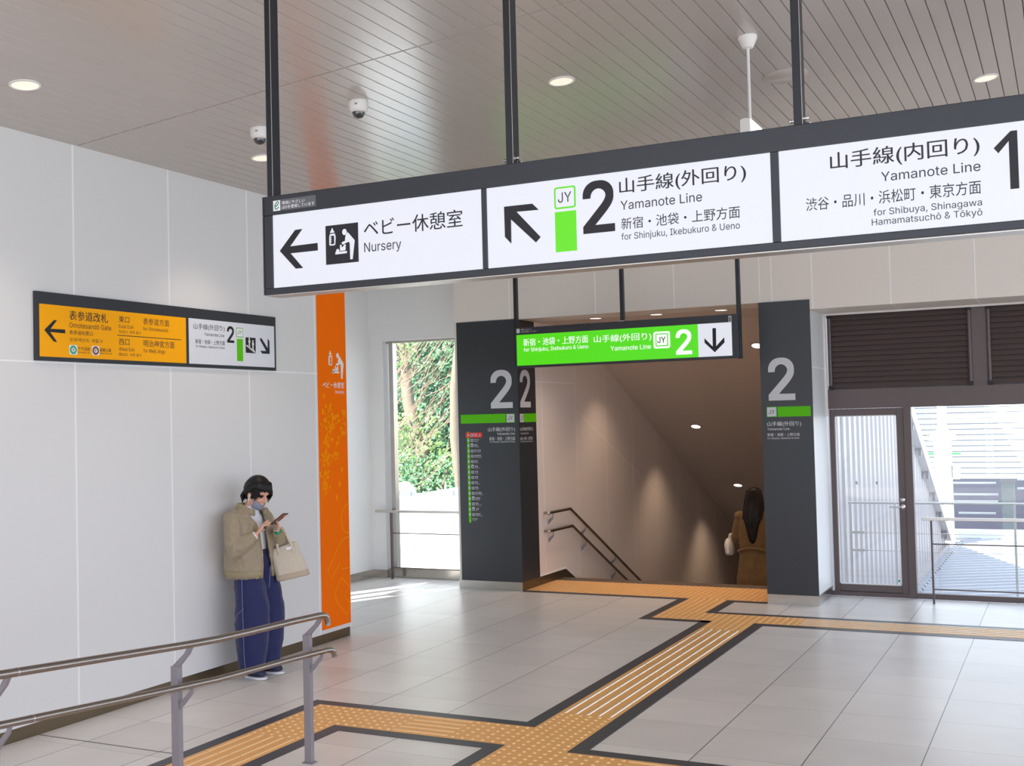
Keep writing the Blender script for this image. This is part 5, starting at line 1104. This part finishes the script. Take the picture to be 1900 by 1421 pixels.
# ---------------------------------------------------------------- woman going down the stairs (faces +y)
fx,fy,fz=-3.60,14.08,-.80
def U_(s,f,z): return V((fx+s,fy+f,fz+z))     # s to her right (+x), f ahead (+y)
p2=thing('person','person with long dark hair in brown coat walking down the stairs, seen from behind','person',(fx,fy,fz))
HR2=Matrix.Rotation(PI/2,3,'Z')@Matrix.Rotation(math.radians(14),3,'Y'); h2=U_(0.0,.03,1.70)
mb=MB(); head_shape(mb,h2,HR2); mb.tube([U_(0,0,1.46),U_(0,.0,1.54),U_(0,.012,1.64)],[.07,.052,.05],12)
mb.tube([U_(0,0,.95),U_(0,0,1.1),U_(0,0,1.3),U_(0,0,1.46),U_(0,0,1.52)],[.14,.12,.13,.12,.06],16,ref=(0,1,0),flat=.72)
for s in (-1,1):
    a=U_(s*.175,0,1.46); e=U_(s*.235,.02,1.20); w=U_(s*.225,.16,1.02) if s<0 else U_(s*.215,.10,.97)
    mb.tube([a,(a+e)/2,e,(e+w)/2,w],[.04,.038,.036,.034,.025],10); mb.ell(a,(.042,.042,.042)); hand(mb,w,V((0,.55,-.75)),V((-s,.2,0)),V((0,.8,.5)),curl=(.5,.55,.6,.65),thumb=.5,s=.92)
for s,f0,zz in ((-1,.14,-.0),(1,-.10,.0)):
    mb.tube([U_(s*.08,0,1.0),U_(s*.085,f0*.6,.72),U_(s*.085,f0*.9,.5),U_(s*.085,f0*.9-.03,.25),U_(s*.085,f0-.03,.08)],[.09,.075,.055,.05,.035],12); mb.tube([U_(s*.085,f0-.05,.04),U_(s*.09,f0+.06,.03),U_(s*.09,f0+.12,.022)],[.033,.033,.022],10)
b2=remesh('body',mb,M['skin'],p2,.006,3,fac=.4); face_parts(p2,h2,HR2)
cm=MB(); lv=[(.34,.275,.21),(.5,.26,.195),(.7,.24,.175),(.9,.215,.15),(1.05,.20,.135),(1.09,.195,.13),(1.2,.205,.138),(1.35,.215,.135),(1.45,.205,.115),(1.51,.14,.085),(1.55,.075,.066)]
cm.rings([[U_(rx*math.cos(2*PI*j/40)*(1+(.045*math.sin(7*2*PI*j/40+z) if z<1 else .015*math.sin(9*2*PI*j/40+5*z))),ry*math.sin(2*PI*j/40)*(1+(.07*math.sin(7*2*PI*j/40+z) if z<1 else 0)),z) for j in range(40)] for z,rx,ry in lv])
for s in (-1,1):
    a=U_(s*.18,0,1.465); e=U_(s*.245,.01,1.2); w=U_(s*.228,.14,1.045) if s<0 else U_(s*.22,.09,.99)
    cm.ell(a,(.078,.076,.066)); cm.tube([a+V((-s*.03,0,.01)),a+(e-a)*.4,e,e+(w-e)*.5,w],[.07,.07,.062,.058,.05],14)
ct=remesh('coat',cm,M['coatm'],p2,.01,4,disp=.02,dscale=.09)
bl=MB(); bl.rings([[U_(.212*math.cos(2*PI*j/36),.146*math.sin(2*PI*j/36),z-.03*math.cos(4*PI*j/36)) for j in range(36)] for z in (1.03,1.07)],0,False); bl_=build('belt',bl,M['coatm'],ct,smooth=True); q=bl_.modifiers.new('solid','SOLIDIFY'); q.thickness=.012; q.offset=1
build('back_vent',MB().prism([U_(.02,-.215,.36),U_(.024,-.215,.36),U_(.008,-.17,.8),U_(.0,-.17,.8)],(0,.02,0)),M['zipm'] if False else M['coatm'],ct)
hm=MB(); rs=[]
for i,(z,rx,ry,cy) in enumerate(((1.828,.02,.02,.01),(1.82,.055,.06,.01),(1.79,.087,.092,.008),(1.74,.102,.104,.004),(1.68,.108,.106,-.005),(1.61,.115,.10,-.03),(1.54,.125,.075,-.075),(1.46,.115,.052,-.115),(1.36,.085,.042,-.13),(1.26,.065,.036,-.132),(1.17,.045,.026,-.128),(1.13,.02,.012,-.125))):
    rs.append([U_(rx*math.cos(2*PI*j/40)*(1+.04*math.sin(11*2*PI*j/40+i*.3)),cy+ry*math.sin(2*PI*j/40)*(1+.05*math.sin(13*2*PI*j/40)),z) for j in range(40)])
hm.rings(rs); h2o=remesh('hair',hm,M['hair2'],p2,.007,6)
lk=MB(); rg=random.Random(8)
for i in range(34):
    a=PI*.93+PI*1.14*(i+.5)/34+rg.uniform(-.08,.08); L=1.14+.28*abs(math.cos(a))**1.2+.05*rg.random()
    pts=[U_(.03*math.cos(a),.02+.04*math.sin(a),1.822),U_(.088*math.cos(a),.008+.095*math.sin(a),1.785),U_(.106*math.cos(a),.0+.108*math.sin(a),1.68),U_(.120*math.cos(a),-.03+.085*math.sin(a),1.56),U_(.112*math.cos(a),-.112+.048*math.sin(a),1.44),U_(.07*math.cos(a)+.01*rg.uniform(-1,1),-.135+.03*math.sin(a),(1.44+L)/2),U_(.05*math.cos(a)+.02*rg.uniform(-1,1),-.13,L)]
    lk.tube(pts,[.004,.008,.011,.013,.013,.010,.002],6)
build('hair_locks',lk,M['hair2'],h2o,smooth=True)
bt=thing('handbag','small cream handbag hanging at the left arm of the person on the stairs','bag',(fx-.33,fy+.02,fz+.96))
bc=U_(-.335,.03,1.075); m=MB(); m.rings([[bc+V((rx*math.cos(2*PI*j/28),ry*math.sin(2*PI*j/28),z)) for j in range(28)] for z,rx,ry in ((-.105,.03,.05),(-.10,.045,.075),(-.07,.056,.10),(-.01,.058,.108),(.05,.05,.10),(.085,.036,.08),(.10,.022,.06))]); build('bag_body',remesh and m,M['bagw'],bt,smooth=True)
fl=MB(); fl.rings([[bc+V((rx*math.cos(2*PI*j/28)-.002,ry*math.sin(2*PI*j/28)-.004,z)) for j in range(28)] for z,rx,ry in ((.0,.061,.112),(.055,.054,.104),(.09,.039,.083),(.107,.022,.06))]); build('flap',fl,M['bagw'],bt,smooth=True)
build('tassel',MB().tube([bc+V((.01,-.115,.02)),bc+V((.012,-.122,-.02)),bc+V((.014,-.118,-.07))],[.008,.016,.02],8),M['bagw'],bt,smooth=True)
ha=U_(-.262,.07,1.265)
for c in (-.035,.035): build('strap',MB().tube([bc+V((0,c*2,.09)),bc+V((.012,c*1.4,.16)),ha+V((-.012,c*.3,-.01)),ha+V((.0,c*.3,.012)),bc+V((.03,c*1.3,.16)),bc+V((.012,c*1.9,.085))],.0055,6),M['bagw'],bt,smooth=True)
build('buckle',MB().tube([bc+V((-.045,-.05,.06)),bc+V((-.045,-.03,.085)),bc+V((-.045,-.01,.06))],.004,6),M['zipm'],bt,smooth=True)
for _o in _fo.values(): bpy.data.objects.remove(_o)
